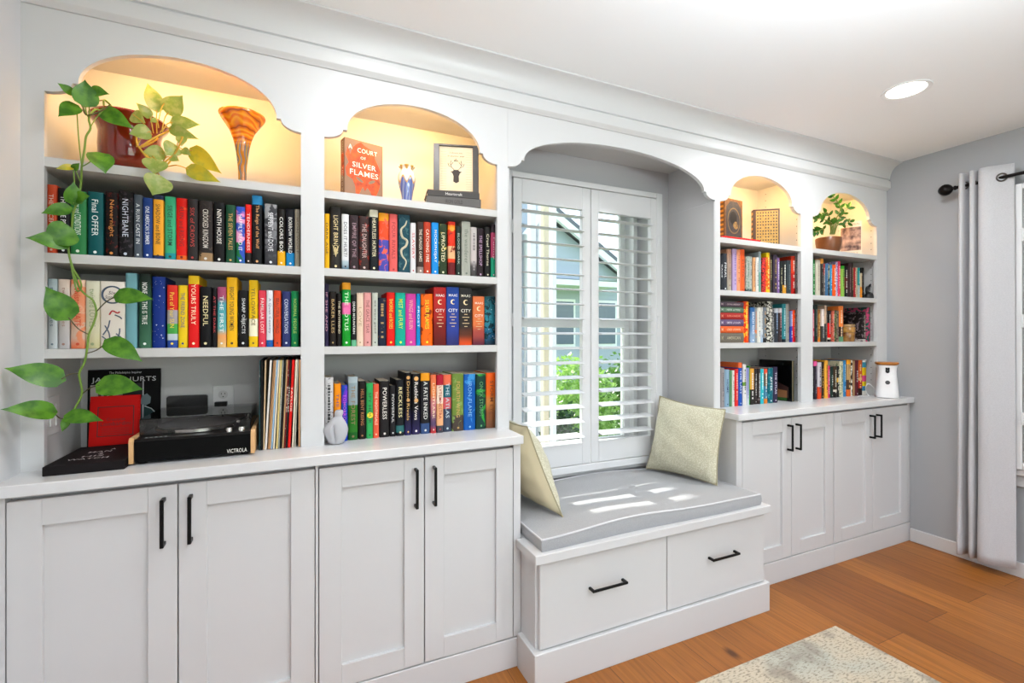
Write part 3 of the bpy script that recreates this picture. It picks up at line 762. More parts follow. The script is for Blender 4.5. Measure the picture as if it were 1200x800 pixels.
  (2.154,2.187,0.209,'charcoal book with bold white lettering','charcoal','FINAL','f0f0f0','c',['34363c'],None),
  (2.192,2.226,0.238,'beige book with pinkish head','beige','','8c7060','l',[(0,'a8a090'),(0.6,'a89080'),(1,'b88468')],None),
  (2.23,2.265,0.241,'lavender book','lavender','','8870a0','c',['b49cc4'],None),
  (2.266,2.295,0.239,'peach book','peach','','a86040','c',['e89870'],None),
  (2.297,2.334,0.244,'orange book','orange','ELENA','8c3818','c',['f0602c'],None),
  (2.336,2.366,0.205,'pale grey green book','pale green','','688070','c',[(0,'384848'),(0.1,'a8aca0')],('88988c',14,0.4)),
  (2.367,2.393,0.207,'pale grey book with dark foot','pale grey','','687070','c',[(0,'384848'),(0.1,'b0b0a8')],('94a098',14,0.4)),
  (2.395,2.416,0.204,'tan book','tan','','8c5434','c',['d49c6c'],None),
  (2.419,2.442,0.206,'plain white book','white','','808080','c',['d8d4cc'],None),
  (2.444,2.466,0.24,'tall pale teal book','pale teal','','70908c','c',[(0,'6c9888'),(0.5,'98a8ac')],None),
  (2.47,2.5,0.207,'red book with black dots','red','','ffffff','c',['d83430'],('2c2024',20,0.35)),
  (2.502,2.535,0.239,'red and orange book with yellow head','orange red','','f8dc80','c',[(0,'ecb420'),(0.1,'e8581c'),(0.88,'e8cc10')],('e8a030',10,0.35)),
  (2.539,2.561,0.227,'thin dark olive book','dark olive','','b0a070','c',['3c3c34'],None),
  (2.564,2.598,0.231,'dark purple book','dark purple','','a08848','c',['3c3040'],None),
  (2.6,2.622,0.216,'lilac book','lilac','','e8dcf0','c',['7c5c90'],None),
  (2.626,2.646,0.197,'thin black book with cream lettering','black','THE ONE','d8d0a8','c',['1c1e1e'],None),
  (2.649,2.68,0.201,'black book with golden foot','black','','d8d8d0','c',[(0,'c88c28'),(0.27,'1e1e20')],None),
  (2.683,2.722,0.206,'dark slate book','slate','','58686c','c',['30383c'],None),
  (2.726,2.764,0.235,'dark red book at the right end','dark red','','e8dcd0','c',[(0,'a81814'),(0.55,'c83418')],None),
 ]),
 '4C': (1.9, 1.289, 'middle book row of the third bay', [
  (2.319,2.362,0.236,'orange red book with yellow flames','orange red','','f8d050','c',['e03c10'],('f4b020',7,0.38)),
  (2.369,2.407,0.203,'pale blue book with white lettering','pale blue','BEACH READ','f0f4f8','l',[(0,'90a8c4'),(0.6,'5480b0'),(1,'2c5c90')],None),
  (2.41,2.433,0.204,'grey book with orange mark','grey','','e08040','c',[(0,'8c9498'),(0.28,'d87c4c'),(0.36,'8c9498')],None),
  (2.434,2.461,0.205,'white book','white','','808080','c',['dcd8cc'],None),
  (2.462,2.485,0.205,'off white book with pale blue foot','off white','','808080','l',[(0,'9cb0c8'),(0.4,'ccd0d0'),(1,'d4d0c4')],None),
  (2.487,2.512,0.206,'grey book with black foot','grey','','c89848','c',[(0,'14141a'),(0.12,'747c84')],None),
  (2.519,2.564,0.242,'tall black and white ornate book with a yellow mark','ornate','KINGDOM','e0dcd0','c',['26241f'],('d4d0c4',12,0.45)),
  (2.567,2.582,0.203,'thin pale patterned book','thin pale','','303030','c',['8c8c8c'],('2c2c30',16,0.4)),
  (2.583,2.611,0.203,'slate blue book with pale head','slate blue','','8ca4c4','c',[(0,'30343c'),(0.86,'b8bcc4')],None),
  (2.613,2.641,0.204,'dark maroon grey book with pale head','maroon grey','','b08488','c',[(0,'382c2e'),(0.86,'c4bcc0')],None),
  (2.645,2.678,0.231,'teal book with dark foot','teal','','a0c8cc','c',[(0,'141c24'),(0.08,'287880')],None),
  (2.683,2.715,0.232,'grey tan book','grey tan','THE HOUSE','5c5450','c',['98948c'],None),
  (2.719,2.739,0.191,'blue book with pale head','blue','','d0d8f0','c',[(0,'2c3c98'),(0.5,'707ca8')],None),
  (2.742,2.769,0.197,'bright red book at the right end','bright red','','f0c0b0','c',[(0,'d8141c'),(0.5,'e84818')],None),
 ]),
 '4D': (1.905, 0.93, 'bottom book row of the third bay', [
  (2.144,2.172,0.219,'mauve grey book at the left end','mauve grey','','706c70','c',['98908f'],None),
  (2.177,2.213,0.209,'pale blue book','pale blue','HOME','304c68','c',['88a4b8'],None),
  (2.214,2.233,0.203,'sage green book','green','','4c7c54','c',['5c8c64'],None),
  (2.234,2.252,0.203,'cream book','cream','','a09888','c',['e0d8d0'],None),
  (2.254,2.28,0.211,'red book','red','','f0c0b8','c',['d82c2c'],None),
  (2.282,2.313,0.245,'tall blue book with orange head','blue','THE LAST','e0e8f4','c',[(0,'1c4ca4'),(0.88,'e86c38')],None),
  (2.316,2.343,0.234,'white book with green mark','white','','506048','c',[(0,'d8d4d0'),(0.48,'6c9838'),(0.57,'d8d4d0')],None),
  (2.345,2.369,0.214,'pale lavender book','pale lavender','','8888b0','l',[(0,'c8ccd4'),(0.5,'9c9cc4'),(1,'8484bc')],None),
  (2.371,2.38,0.225,'thin bright green book','bright green','','ffffff','c',['2c9c2c'],None),
  (2.382,2.417,0.208,'golden book with black foot','golden','','e0dcd4','c',[(0,'262220'),(0.42,'d89c3c')],None),
  (2.419,2.443,0.207,'dark brown book with white lettering','dark brown','THE SECRET','dcd8d4','c',['2e2626'],None),
  (2.445,2.468,0.206,'dark brown book with grey bands','brown','','dcd8d4','c',[(0,'2e2626'),(0.1,'6c5c5c'),(0.16,'2e2626')],None),
  (2.469,2.499,0.205,'cyan book','cyan','','d0f0f0','c',['2cb0bc'],None),
  (2.501,2.529,0.204,'multicoloured book with red head','multicoloured','','f0e8d8','c',[(0,'d87c2c'),(0.14,'447c98'),(0.5,'6c5848'),(0.85,'d84c30')],None),
  (2.531,2.573,0.208,'deep teal book with bold white lettering','deep teal','AFTER','f0f4f4','c',['10606c'],('3c98a4',7,0.3)),
  (2.576,2.618,0.212,'dark violet book with pale lettering','dark violet','THE ATLAS','dcd4e4','c',['302a44'],None),
 ]),
 '5B': (1.9, 1.577, 'upper book row of the far right bay', [
  (2.927,2.956,0.228,'green book at the left end','green','','a0d0a0','c',['1c6c30'],None),
  (2.957,2.998,0.227,'cream book','cream','','a89c8c','c',['c8c0ac'],None),
  (3.002,3.033,0.238,'black book with orange head','black','','706860','c',[(0,'2c2826'),(0.86,'e09434')],None),
  (3.035,3.055,0.207,'grey book with red head','grey','','c0b8b0','c',[(0,'6c6460'),(0.65,'983434')],None),
  (3.057,3.086,0.209,'steel blue book','steel blue','','7c98b4','c',['40688c'],None),
  (3.088,3.103,0.2,'thin black and cream book','thin black','','b0a478','c',[(0,'181814'),(0.4,'a0946c')],('14140f',6,0.4)),
  (3.105,3.127,0.206,'sky blue book','sky blue','','a0d4ec','c',['2c84b0'],None),
  (3.1276,3.159,0.208,'orange book','orange','','fce0c8','c',['e4581c'],None),
  (3.161,3.186,0.229,'purple and white book','purple','','5c4c90','c',['8c7cac'],('e4dcf0',26,0.45)),
  (3.188,3.217,0.234,'pinkish red book','pinkish red','LOVE STORY','f8dce0','c',['dc3c58'],None),
  (3.219,3.251,0.206,'lime green book','lime green','','50782c','c',[(0,'8cb44c'),(0.9,'2c8c20')],None),
  (3.252,3.288,0.205,'black book with dark red panel','black','','d0c8c0','c',[(0,'121212'),(0.28,'541c1c'),(0.66,'141212')],None),
  (3.29,3.319,0.229,'dark maroon brown book','maroon','','805c5c','c',['3a2428'],None),
  (3.321,3.345,0.231,'dark brown book','dark brown','','a88c68','c',['2e1e16'],None),
  (3.347,3.368,0.202,'crimson book','crimson','','e0a8a0','c',['9c2428'],None),
  (3.37,3.394,0.203,'beige book','beige','','8c7c64','c',['c4ac8c'],None),
  (3.397,3.419,0.205,'teal and grey book','teal','','c8e0dc','c',[(0,'a0a8a0'),(0.42,'288484')],None),
  (3.421,3.439,0.169,'short slim tan orange book','short tan','','604c38','c',[(0,'dc8424'),(0.45,'c4b090')],None),
  (3.441,3.472,0.208,'black book next to raven ornament','black','','404040','c',['16130f'],None),
 ]),
 '5C': (1.9, 1.289, 'middle book row of the far right bay', [
  (2.926,2.945,0.203,'crimson pink book at the left end','crimson','','e8b0b8','c',['b02444'],None),
  (2.946,2.979,0.234,'dark green black book','dark green','','58685c','c',['1f2a26'],None),
  (2.982,3.012,0.205,'brown and gold book','brown','','e0b060','c',[(0,'d8781c'),(0.15,'8c5c34')],('a87c44',12,0.4)),
  (3.015,3.04,0.208,'white book with black lower half','white','','c0b8b0','c',[(0,'3c3c3c'),(0.48,'e4d4cc')],None),
  (3.042,3.063,0.231,'tan book with dark lower half','tan','','8c7868','c',[(0,'303030'),(0.5,'c0a088')],None),
  (3.064,3.082,0.226,'grey book','grey','','3c3c3c','c',['7c7468'],('3c3830',16,0.35)),
  (3.084,3.118,0.199,'black book with red lower panel','black','','c0b8b0','c',[(0,'1a1414'),(0.08,'d0c4b0'),(0.13,'d80c0c'),(0.6,'161414')],None),
  (3.12,3.14,0.2,'coral book','coral','','f0d0c0','c',['cc6450'],('403434',20,0.3)),
  (3.143,3.167,0.203,'dark olive speckled book','dark olive','','8c9458','c',['44442c'],('8c8c60',16,0.3)),
  (3.169,3.191,0.201,'grey brown book','grey brown','','40382c','c',['806c5c'],('302824',16,0.35)),
  (3.193,3.244,0.232,'bright orange book with dark foot','bright orange','','fcd8b0','c',[(0,'5c8c68'),(0.14,'301410'),(0.42,'f08038')],None),
  (3.454,3.491,0.201,'dark floral book near round boxes','dark floral','','a89c90','c',[(0,'c0b8b0'),(0.08,'26201f')],('7c6c70',8,0.3)),
  (3.493,3.531,0.231,'pink and green floral book at the right end','floral','','ffffff','c',['1c5048'],('c04870',6,0.5)),
 ]),
 '5D': (1.905, 0.93, 'bottom book row of the far right bay', [
  (2.934,2.949,0.224,'black and white book at the left end','black and white','','f0f0f0','c',['17171a'],('e0e0e0',14,0.35)),
  (2.951,2.981,0.239,'black book with pink head','black','','787080','c',[(0,'2a242c'),(0.87,'ec5c98')],None),
  (2.983,3.019,0.23,'white book with red foot','white','','58505c','c',[(0,'e04820'),(0.33,'c8c0c4')],None),
  (3.022,3.057,0.232,'black book with gold circles','black','THE LAST','c89c48','c',['2c2216'],None),
  (3.06,3.091,0.242,'amber yellow book','amber','','7c5418','c',['eca83c'],None),
  (3.094,3.116,0.206,'pink book','pink','','f4c8d4','c',['cc2c64'],None),
  (3.119,3.145,0.2,'dark green book with white lettering','dark green','GIRL','d8e4dc','c',['1c3028'],None),
  (3.148,3.181,0.202,'dark brown book with cream band','dark brown','','d8d0c0','c',[(0,'1c1814'),(0.18,'e0d4c0'),(0.25,'3c2c1c')],None),
  (3.184,3.21,0.201,'black book with yellow mark','black','','d8d0c0','c',[(0,'22221e'),(0.48,'d8a838'),(0.62,'222420')],None),
  (3.213,3.249,0.233,'cream book with green spots','cream','','54705c','c',['cfc8a8'],('5c7c64',14,0.3)),
  (3.252,3.284,0.238,'blue book','blue','','a0c8e0','c',['347cac'],None),
  (3.286,3.326,0.24,'tan book with orange head and foot','tan','','d8b078','c',[(0,'d86424'),(0.18,'4c3424'),(0.45,'b08c5c'),(0.88,'ec9c20')],None),
  (3.33,3.354,0.236,'black and white spotted book','spotted','','ffffff','c',['e0dcd0'],('141414',5,0.5)),
  (3.356,3.367,0.233,'thin tan book','thin tan','','a07c58','c',['a07c58'],None),
  (3.369,3.406,0.235,'dark maroon book with white lettering','maroon','MEN','d8d0d0','c',['521c24'],None),
  (3.408,3.46,0.234,'rust orange book with red and black foot','rust orange','','e8c890','c',[(0,'2a1814'),(0.2,'b81c18'),(0.42,'e0b074'),(0.5,'c8581c')],None),
  (3.465,3.506,0.236,'white book with rainbow spine,right end','rainbow','','ffffff','c',[(0,'e0dcd0'),(0.12,'3c84a8'),(0.25,'e0c820'),(0.38,'dc4c84'),(0.55,'e8c018'),(0.78,'3c90a8'),(0.93,'dcd8d0')],None),
 ]),
}

VINE=[(-0.557, 1.9, 2.042), (-0.569, 1.87, 2.032), (-0.579, 1.85, 1.995), (-0.572, 1.84, 1.961), (-0.581, 1.835, 1.932), (-0.583, 1.83, 1.891), (-0.588, 1.825, 1.837), (-0.588, 1.82, 1.785), (-0.596, 1.82, 1.733), (-0.606, 1.82, 1.693), (-0.61, 1.82, 1.642), (-0.617, 1.82, 1.603), (-0.615, 1.82, 1.566), (-0.606, 1.82, 1.528), (-0.594, 1.82, 1.478), (-0.578, 1.82, 1.453), (-0.56, 1.82, 1.436), (-0.552, 1.82, 1.402), (-0.558, 1.82, 1.369), (-0.568, 1.815, 1.333), (-0.571, 1.81, 1.287), (-0.577, 1.81, 1.249), (-0.589, 1.81, 1.218), (-0.585, 1.81, 1.185), (-0.583, 1.81, 1.155), (-0.597, 1.805, 1.116), (-0.613, 1.8, 1.087)]
LEAVES=[((-0.635, 1.8, 2.066), (-0.606, 1.82, 2.049), 0.55, (-0.579, 1.85, 1.995), 0), ((-0.572, 1.8, 2.09), (-0.575, 1.81, 2.018), 0.72, (-0.579, 1.85, 1.995), 0), ((-0.516, 1.8, 2.059), (-0.564, 1.82, 2.067), 0.55, (-0.579, 1.85, 1.995), 0), ((-0.63, 1.79, 1.966), (-0.598, 1.82, 2.014), 0.6, (-0.588, 1.825, 1.837), 0), ((-0.465, 1.83, 1.977), (-0.549, 1.86, 2.027), 0.42, (-0.581, 1.835, 1.932), 0), ((-0.518, 1.78, 1.813), (-0.542, 1.8, 1.874), 0.8, (-0.588, 1.825, 1.837), 0), ((-0.632, 1.78, 1.81), (-0.6, 1.8, 1.826), 0.4, (-0.586, 1.82, 1.785), 2), ((-0.579, 1.78, 1.834), (-0.599, 1.8, 1.82), 0.5, (-0.596, 1.82, 1.733), 0), ((-0.595, 1.79, 1.78), (-0.599, 1.8, 1.719), 0.62, (-0.596, 1.82, 1.733), 0), ((-0.556, 1.78, 1.741), (-0.592, 1.8, 1.735), 0.75, (-0.596, 1.82, 1.733), 0), ((-0.664, 1.78, 1.679), (-0.607, 1.8, 1.704), 0.5, (-0.606, 1.82, 1.693), 0), ((-0.651, 1.76, 1.592), (-0.6, 1.79, 1.637), 0.85, (-0.61, 1.82, 1.642), 0), ((-0.681, 1.74, 1.601), (-0.607, 1.79, 1.601), 0.5, (-0.61, 1.82, 1.629), 0), ((-0.654, 1.78, 1.471), (-0.61, 1.8, 1.383), 0.6, (-0.568, 1.815, 1.333), 0), ((-0.404, 1.78, 1.444), (-0.497, 1.8, 1.45), 0.47, (-0.552, 1.82, 1.402), 0), ((-0.427, 1.77, 1.252), (-0.516, 1.79, 1.312), 0.45, (-0.573, 1.81, 1.274), 0), ((-0.724, 1.74, 1.243), (-0.623, 1.79, 1.203), 0.48, (-0.589, 1.81, 1.218), 0), ((-0.713, 1.7, 1.136), (-0.637, 1.78, 1.111), 0.42, (-0.613, 1.8, 1.087), 0), ((-0.423, 1.76, 1.169), (-0.535, 1.79, 1.182), 0.5, (-0.583, 1.81, 1.155), 0), ((-0.516, 1.75, 1.083), (-0.606, 1.78, 1.097), 0.42, (-0.611, 1.8, 1.09), 0), ((-0.618, 1.78, 1.051), (-0.609, 1.79, 1.089), 0.45, (-0.613, 1.8, 1.087), 0)]
VLEAVES=[((-0.445, 1.9, 2.158), (-0.42, 1.9, 2.072), 0.5, (-0.411, 1.86, 1.982), 1), ((-0.346, 1.88, 2.128), (-0.389, 1.9, 2.07), 0.72, (-0.397, 1.86, 1.996), 1), ((-0.47, 1.88, 2.079), (-0.438, 1.9, 2.046), 0.6, (-0.42, 1.86, 1.981), 1), ((-0.442, 1.86, 2.01), (-0.478, 1.88, 2.038), 0.75, (-0.424, 1.86, 1.974), 1), ((-0.294, 1.87, 2.036), (-0.374, 1.88, 2.032), 0.45, (-0.397, 1.86, 1.988), 1), ((-0.297, 1.86, 1.983), (-0.378, 1.88, 2.01), 0.35, (-0.402, 1.86, 1.987), 1), ((-0.478, 1.84, 1.961), (-0.431, 1.86, 1.984), 0.72, (-0.464, 1.86, 1.929), 1), ((-0.444, 1.83, 1.906), (-0.391, 1.85, 1.916), 0.7, (-0.438, 1.86, 1.901), 1), ((-0.382, 1.83, 1.905), (-0.361, 1.85, 1.947), 0.9, (-0.397, 1.86, 1.885), 1), ((-0.341, 1.84, 1.945), (-0.343, 1.85, 1.979), 0.75, (-0.361, 1.86, 1.93), 1), ((-0.316, 1.84, 1.919), (-0.34, 1.85, 1.938), 0.7, (-0.361, 1.86, 1.93), 1), ((-0.345, 1.83, 1.893), (-0.37, 1.84, 1.905), 0.75, (-0.397, 1.86, 1.885), 1), ((-0.23, 1.83, 1.869), (-0.315, 1.86, 1.943), 0.42, (-0.374, 1.86, 1.9), 1), ((-0.23, 1.81, 1.835), (-0.322, 1.84, 1.873), 0.4, (-0.39, 1.86, 1.875), 1), ((-0.408, 1.81, 1.835), (-0.404, 1.82, 1.883), 1.15, (-0.429, 1.86, 1.897), 1), ((-0.409, 1.8, 1.766), (-0.391, 1.81, 1.827), 1.0, (-0.413, 1.86, 1.85), 1), ((-0.41, 1.9, 2.077), (-0.396, 1.9, 2.105), 0.6, (-0.406, 1.86, 2.027), 1), ((-0.429, 1.86, 2.015), (-0.413, 1.87, 2.03), 0.6, (-0.406, 1.86, 2.0), 1)]
VSTEMS=[[(-0.428, 1.95, 1.997), (-0.433, 1.88, 1.953), (-0.453, 1.84, 1.921)], [(-0.376, 1.93, 2.033), (-0.42, 1.86, 1.964), (-0.453, 1.84, 1.924), (-0.462, 1.85, 1.959)], [(-0.453, 1.84, 1.924), (-0.431, 1.83, 1.892), (-0.411, 1.82, 1.881)], [(-0.448, 1.84, 1.914), (-0.422, 1.83, 1.888)], [(-0.404, 1.81, 1.836), (-0.395, 1.81, 1.826)], [(-0.37, 1.84, 1.894), (-0.386, 1.83, 1.866), (-0.4, 1.83, 1.88), (-0.422, 1.83, 1.891)], [(-0.338, 1.84, 1.976), (-0.359, 1.84, 1.918), (-0.393, 1.84, 1.879)]]
ZZ=[[(3.167, 1.93, 1.988), (3.176, 1.92, 2.063), (3.219, 1.91, 2.148), (3.178, 1.9, 2.188), (3.11, 1.89, 2.218)], [(3.148, 1.93, 1.986), (3.15, 1.92, 2.049), (3.065, 1.91, 2.067), (2.959, 1.9, 2.063)], [(3.07, 1.93, 1.976), (3.063, 1.92, 2.011), (3.002, 1.91, 1.992), (2.942, 1.9, 1.976)], [(3.19, 1.93, 1.99), (3.212, 1.92, 2.055), (3.262, 1.91, 2.063), (3.302, 1.9, 2.074)], [(3.176, 1.93, 1.989), (3.202, 1.92, 2.072), (3.242, 1.91, 2.115), (3.288, 1.9, 2.168)], [(3.157, 1.93, 1.987), (3.132, 1.92, 2.059), (3.088, 1.91, 2.116), (3.004, 1.9, 2.082)]]

# ------------------------------------------------------------------ books
AUTHORS = {'Terms and CONDITIONS': 'LAUREN ASHER', 'Final OFFER': 'LAUREN ASHER', 'THE FINE PRINT': 'LAUREN ASHER', 'THORNS and ROSES': 'SARAH J. MAAS',
 'MIST and FURY': 'SARAH J. MAAS', 'WINGS and RUIN': 'SARAH J. MAAS', 'SILVER FLAMES': 'SARAH J. MAAS', 'YOURS TRULY': 'ABBY JIMENEZ',
 'Part of Your SUN': 'ABBY JIMENEZ', 'THE FRIEND ZONE': 'ABBY JIMENEZ', 'NEEDFUL': 'STEPHEN KING', 'NONE OF THIS IS TRUE': 'LISA JEWELL',
 'NINTH HOUSE': 'LEIGH BARDUGO', 'twisted lies': 'ANA HUANG', 'twisted games': 'ANA HUANG', 'twisted HATE': 'ANA HUANG', 'twisted LOVES': 'ANA HUANG',
 'YELLOWFACE': 'R. F. KUANG', 'Nevernight': 'JAY', 'NIGHTBANE': 'ASTER', 'POWERLESS': 'LAUREN ROBERTS', 'RECKLESS': 'ROBERTS'}
PB = mat('paper_edges', 'd9cfbd', .9)
def book_parts(t, w, h, dp, m, hard=True):
    """local frame: spine faces -Y at y=0, foot at z=0, centred on x"""
    tb = .0026 if hard else .0008; ts = .003 if hard else .0012
    if w < .014: tb *= .6
    bu = min(.0025, w*.07)
    outer = [(-w/2, dp), (-w/2, .003), (-w/2+min(.002, w*.12), .0006), (-w/4, -bu*.7), (0, -bu), (w/4, -bu*.7), (w/2-min(.002, w*.12), .0006), (w/2, .003), (w/2, dp)]
    inner = [(-w/2+tb, dp), (-w/2+tb, .006)] + [(x*.8, ts) for x in (-w/2+tb, -w/4, 0, w/4, w/2-tb)] + [(w/2-tb, .006), (w/2-tb, dp)]
    bm = new_bm()
    O0 = [bm.verts.new((x, y, 0)) for x, y in outer]; O1 = [bm.verts.new((x, y, h)) for x, y in outer]
    I0 = [bm.verts.new((x, y, 0)) for x, y in inner]; I1 = [bm.verts.new((x, y, h)) for x, y in inner]
    n = len(outer)
    for i in range(n-1):
        bm.faces.new((O0[i], O0[i+1], O1[i+1], O1[i])); bm.faces.new((I0[i+1], I0[i], I1[i], I1[i+1]))
        bm.faces.new((O1[i], O1[i+1], I1[i+1], I1[i])); bm.faces.new((O0[i+1], O0[i], I0[i], I0[i+1]))
    for k in (0, n-1):
        bm.faces.new((O0[k], O1[k], I1[k], I0[k]))
    c = obj('cover', bm, m, t, local=True, smooth=True)
    q = .003 if hard else 0
    bm = new_bm(); box(bm, -w/2+tb+.0002, w/2-tb-.0002, ts+.0035, dp-(q+.001), q, h-q)
    p = obj('page_block', bm, PAGES, t, local=True)
    return c

def put_title(t, w, h, s, colr, look=''):
    y = -min(.0025, w*.07)-.0006
    def disc(nm, cx, cz, r, c, k=20, dy=0): return decal(nm, t, [(cx+r*math.cos(2*PI*j/k), y-dy, cz+r*math.sin(2*PI*j/k)) for j in range(k)], ink(c))
    if 'stars' in look:
        rr = random.Random(5); bm = new_bm()
        for k in range(26):
            cx = rr.uniform(-.42, .42)*w; cz = rr.uniform(.03, .97)*h; q = .0032 if k % 5 == 0 else .0011
            for (dx, dz) in ((q, q*.22), (q*.22, q)):
                bm.faces.new([bm.verts.new(p) for p in ((cx-dx, y, cz), (cx, y, cz-dz), (cx+dx, y, cz), (cx, y, cz+dz))])
        obj('printed_stars', bm, ink('e8ecf8'), t, local=True); return
    if 'ink dragons' in look:
        bm = new_bm(); rr = random.Random(9)
        for q in range(4):
            tube(bm, [(w*(.38+.02*q)*math.cos(2*PI*k/28), y+.0008, h*.80+w*(.40+.015*q)*math.sin(2*PI*k/28)) for k in range(27+q % 2)], .0011, 4)
        for (x0, z0, x1, z1) in ((-.1, .42, -.38, .20), (.1, .50, .38, .44), (.15, .22, .44, .10), (-.3, .34, -.1, .12), (.30, .30, .12, .12), (-.42, .18, -.2, .08)):
            tube(bm, smooth_path([(w*x0, y+.0008, h*z0), (w*(x0+x1)/2+.004, y+.0008, h*(z0+z1)/2), (w*x1, y+.0008, h*z1)]), .0018, 4)
        obj('printed_dragons', bm, ink('4a5668'), t, local=True)
        bm = new_bm(); tube(bm, smooth_path([(-w*.12, y+.0006, h*.50), (0, y+.0006, h*.56), (w*.2, y+.0006, h*.53), (w*.3, y+.0006, h*.55)]), .0022, 4); tube(bm, [(-w*.36, y+.0006, h*.03), (-w*.30, y+.0006, h*.10)], .003, 4); obj('printed_red_accent', bm, ink('b81c20'), t, local=True)
        lettering('title_lettering', 'Six', t, (0, y-.0006, h*.83), (1, 0, 0), (0, 0, 1), w*.28, h*.05, colr, .2); lettering('title_lettering', 'Scorched', t, (0, y-.0006, h*.765), (1, 0, 0), (0, 0, 1), w*.55, h*.05, colr, .2); return
    if 'cream dragon' in look:
        bm = new_bm(); P = smooth_path([(-w*.1, y+.001, h*.06), (w*.15, y+.001, h*.20), (-w*.2, y+.001, h*.30), (-w*.25, y+.001, h*.40), (w*.12, y+.001, h*.47), (w*.22, y+.001, h*.56), (-w*.18, y+.001, h*.62), (-w*.28, y+.001, h*.74), (w*.05, y+.001, h*.82), (w*.2, y+.001, h*.90)], 5)
        tube(bm, P, [.0022+.0024*math.sin(PI*k/len(P)) for k in range(len(P))], 4); obj('printed_dragon', bm, ink('d4ccb0'), t, local=True); return
    if 'yellow circle' in look: disc('printed_sun', w*.05, h*.42, w*.46, 'ecd826', dy=-.0003)
    if 'orange sun' in look: disc('printed_sun', 0, h*.86, w*.3, 'f4941c')
    if 'pink flower' in look:
        for k in range(5): disc('petal', w*.22*math.cos(k*1.257), h*.56+w*.26*math.sin(k*1.257), w*.2, 'ec6ca8', 10, .0001*k)
    if 'winged emblem' in look:
        decal('winged_emblem', t, [(0, y, h*.20), (w*.3, y, h*.40), (w*.08, y, h*.33), (0, y, h*.36), (-w*.08, y, h*.33), (-w*.3, y, h*.40)], ink('e0c890'))
    if 'gold round' in look or 'orange dots' in look:
        disc('round_emblem', 0, h*.92, w*.27, 'd8a058'); disc('round_emblem', 0, h*.56, w*.25, 'd8a058')
    if not s:
        if colr != 'ffffff' and w > .012 and h < .26:
            rr = random.Random(int(w*1e5)+int(h*1e4)); bm = new_bm(); z = h*.88
            while z > h*.16:
                L = rr.uniform(.004, .011); 
                if z > h*.5 or rr.random() < .75:
                    q = w*rr.uniform(.10, .17); vs = [bm.verts.new(p) for p in ((-q, y, z-L), (q, y, z-L), (q, y, z), (-q, y, z))]; bm.faces.new(vs)
                z -= L + rr.uniform(.0015, .004)
                if rr.random() < .08: z -= .02
            obj('printed_marks', bm, ink(colr), t, local=True)
        return
    if s == 'CITY':
        lettering('author_lettering', 'MAAS', t, (0, y, h*.86), (1, 0, 0), (0, 0, 1), w*.68, h*.045, colr)
        lettering('title_lettering', 'CITY', t, (0, y, h*.60), (1, 0, 0), (0, 0, 1), w*.72, h*.055, colr)
        for k, zz in enumerate((.53, .48, .43, .375, .32)):
            decal('subtitle_line', t, [(-w*(.26 if k % 2 else .12), y, h*zz), (w*(.26 if k % 2 else .12), y, h*zz), (w*(.26 if k % 2 else .12), y, h*(zz+.012)), (-w*(.26 if k % 2 else .12), y, h*(zz+.012))], ink('d8b888'))
        R = w*.19; pts = [(R*math.cos(a), y, h*.745+R*math.sin(a)) for a in [PI*.25+PI*1.5*k/12 for k in range(13)]]
        pts += [(R*.28+R*.72*math.cos(a), y, h*.745+R*.72*math.sin(a)) for a in [PI*1.68-PI*1.36*k/12 for k in range(13)]]
        decal('crescent_emblem', t, pts, ink('f4dca8')); return
    a = AUTHORS.get(s)
    L = h*min(.62, .05*len(s)+.16) if not a else h*min(.56, .05*len(s)+.14)
    H = min(w*.42, .016)
    zc = h*(.60 if a else .55)
    lettering('title_lettering', s, t, (0, y, zc), (0, 0, -1), (1, 0, 0), L, H, colr)
    if a:
        zz = zc-L/2-.012-.05
        if zz-.045 > .01:
            lettering('author_lettering', a, t, (0, y, zz), (0, 0, -1), (1, 0, 0), min(.075, .007*len(a)), H*.42, colr)
    if w > .02:
        r = min(.0045, w*.13); decal('publisher_mark', t, [(r*math.cos(2*PI*k/10), y, .014+r*math.sin(2*PI*k/10)) for k in range(10)], ink(colr))

LABELS = set(); UNIQ = []
ROWP = {'1B': 'upper shelf of far left bay', '1C': 'middle shelf of far left bay', '2B': 'upper shelf, bay left of window', '2C': 'middle shelf, bay left of window', '2D': 'countertop row, bay left of window',
        '4B': 'upper shelf, bay right of window', '4C': 'middle shelf, bay right of window', '4D': 'countertop row, bay right of window', '5B': 'upper shelf of far right bay', '5C': 'middle shelf of far right bay', '5D': 'countertop row of far right bay'}
DEPTH = {'1': .155, '2': .150, '4': .150, '5': .150}
for key, (Y, Z0, row, L) in BOOKS.items():
    for i, (x1, x2, h, look, short, title, tcol, mode, stops, mott) in enumerate(L):
        w = x2-x1
        lab = look + ', ' + ROWP[key]
        if len(lab.split()) <= 10:
            nb = L[i-1][4] if i else L[i+1][4]
            lab += ', beside the ' + nb + ' one'
        assert lab not in LABELS, lab
        LABELS.add(lab)
        t = thing('book', lab, 'book', ((x1+x2)/2, Y + random.uniform(-.003, .006), Z0+.0003), 0, 'books on the ' + ROWP[key])
        hard = random.random() < .6
        book_parts(t, w-.0008, h, DEPTH[key[0]]*random.uniform(.9, 1.03), spine_mat('book_cover_' + look.replace(' ', '_').replace(',', '')[:40], mode, stops, mott), hard)
        put_title(t, w, h, title, tcol, look)

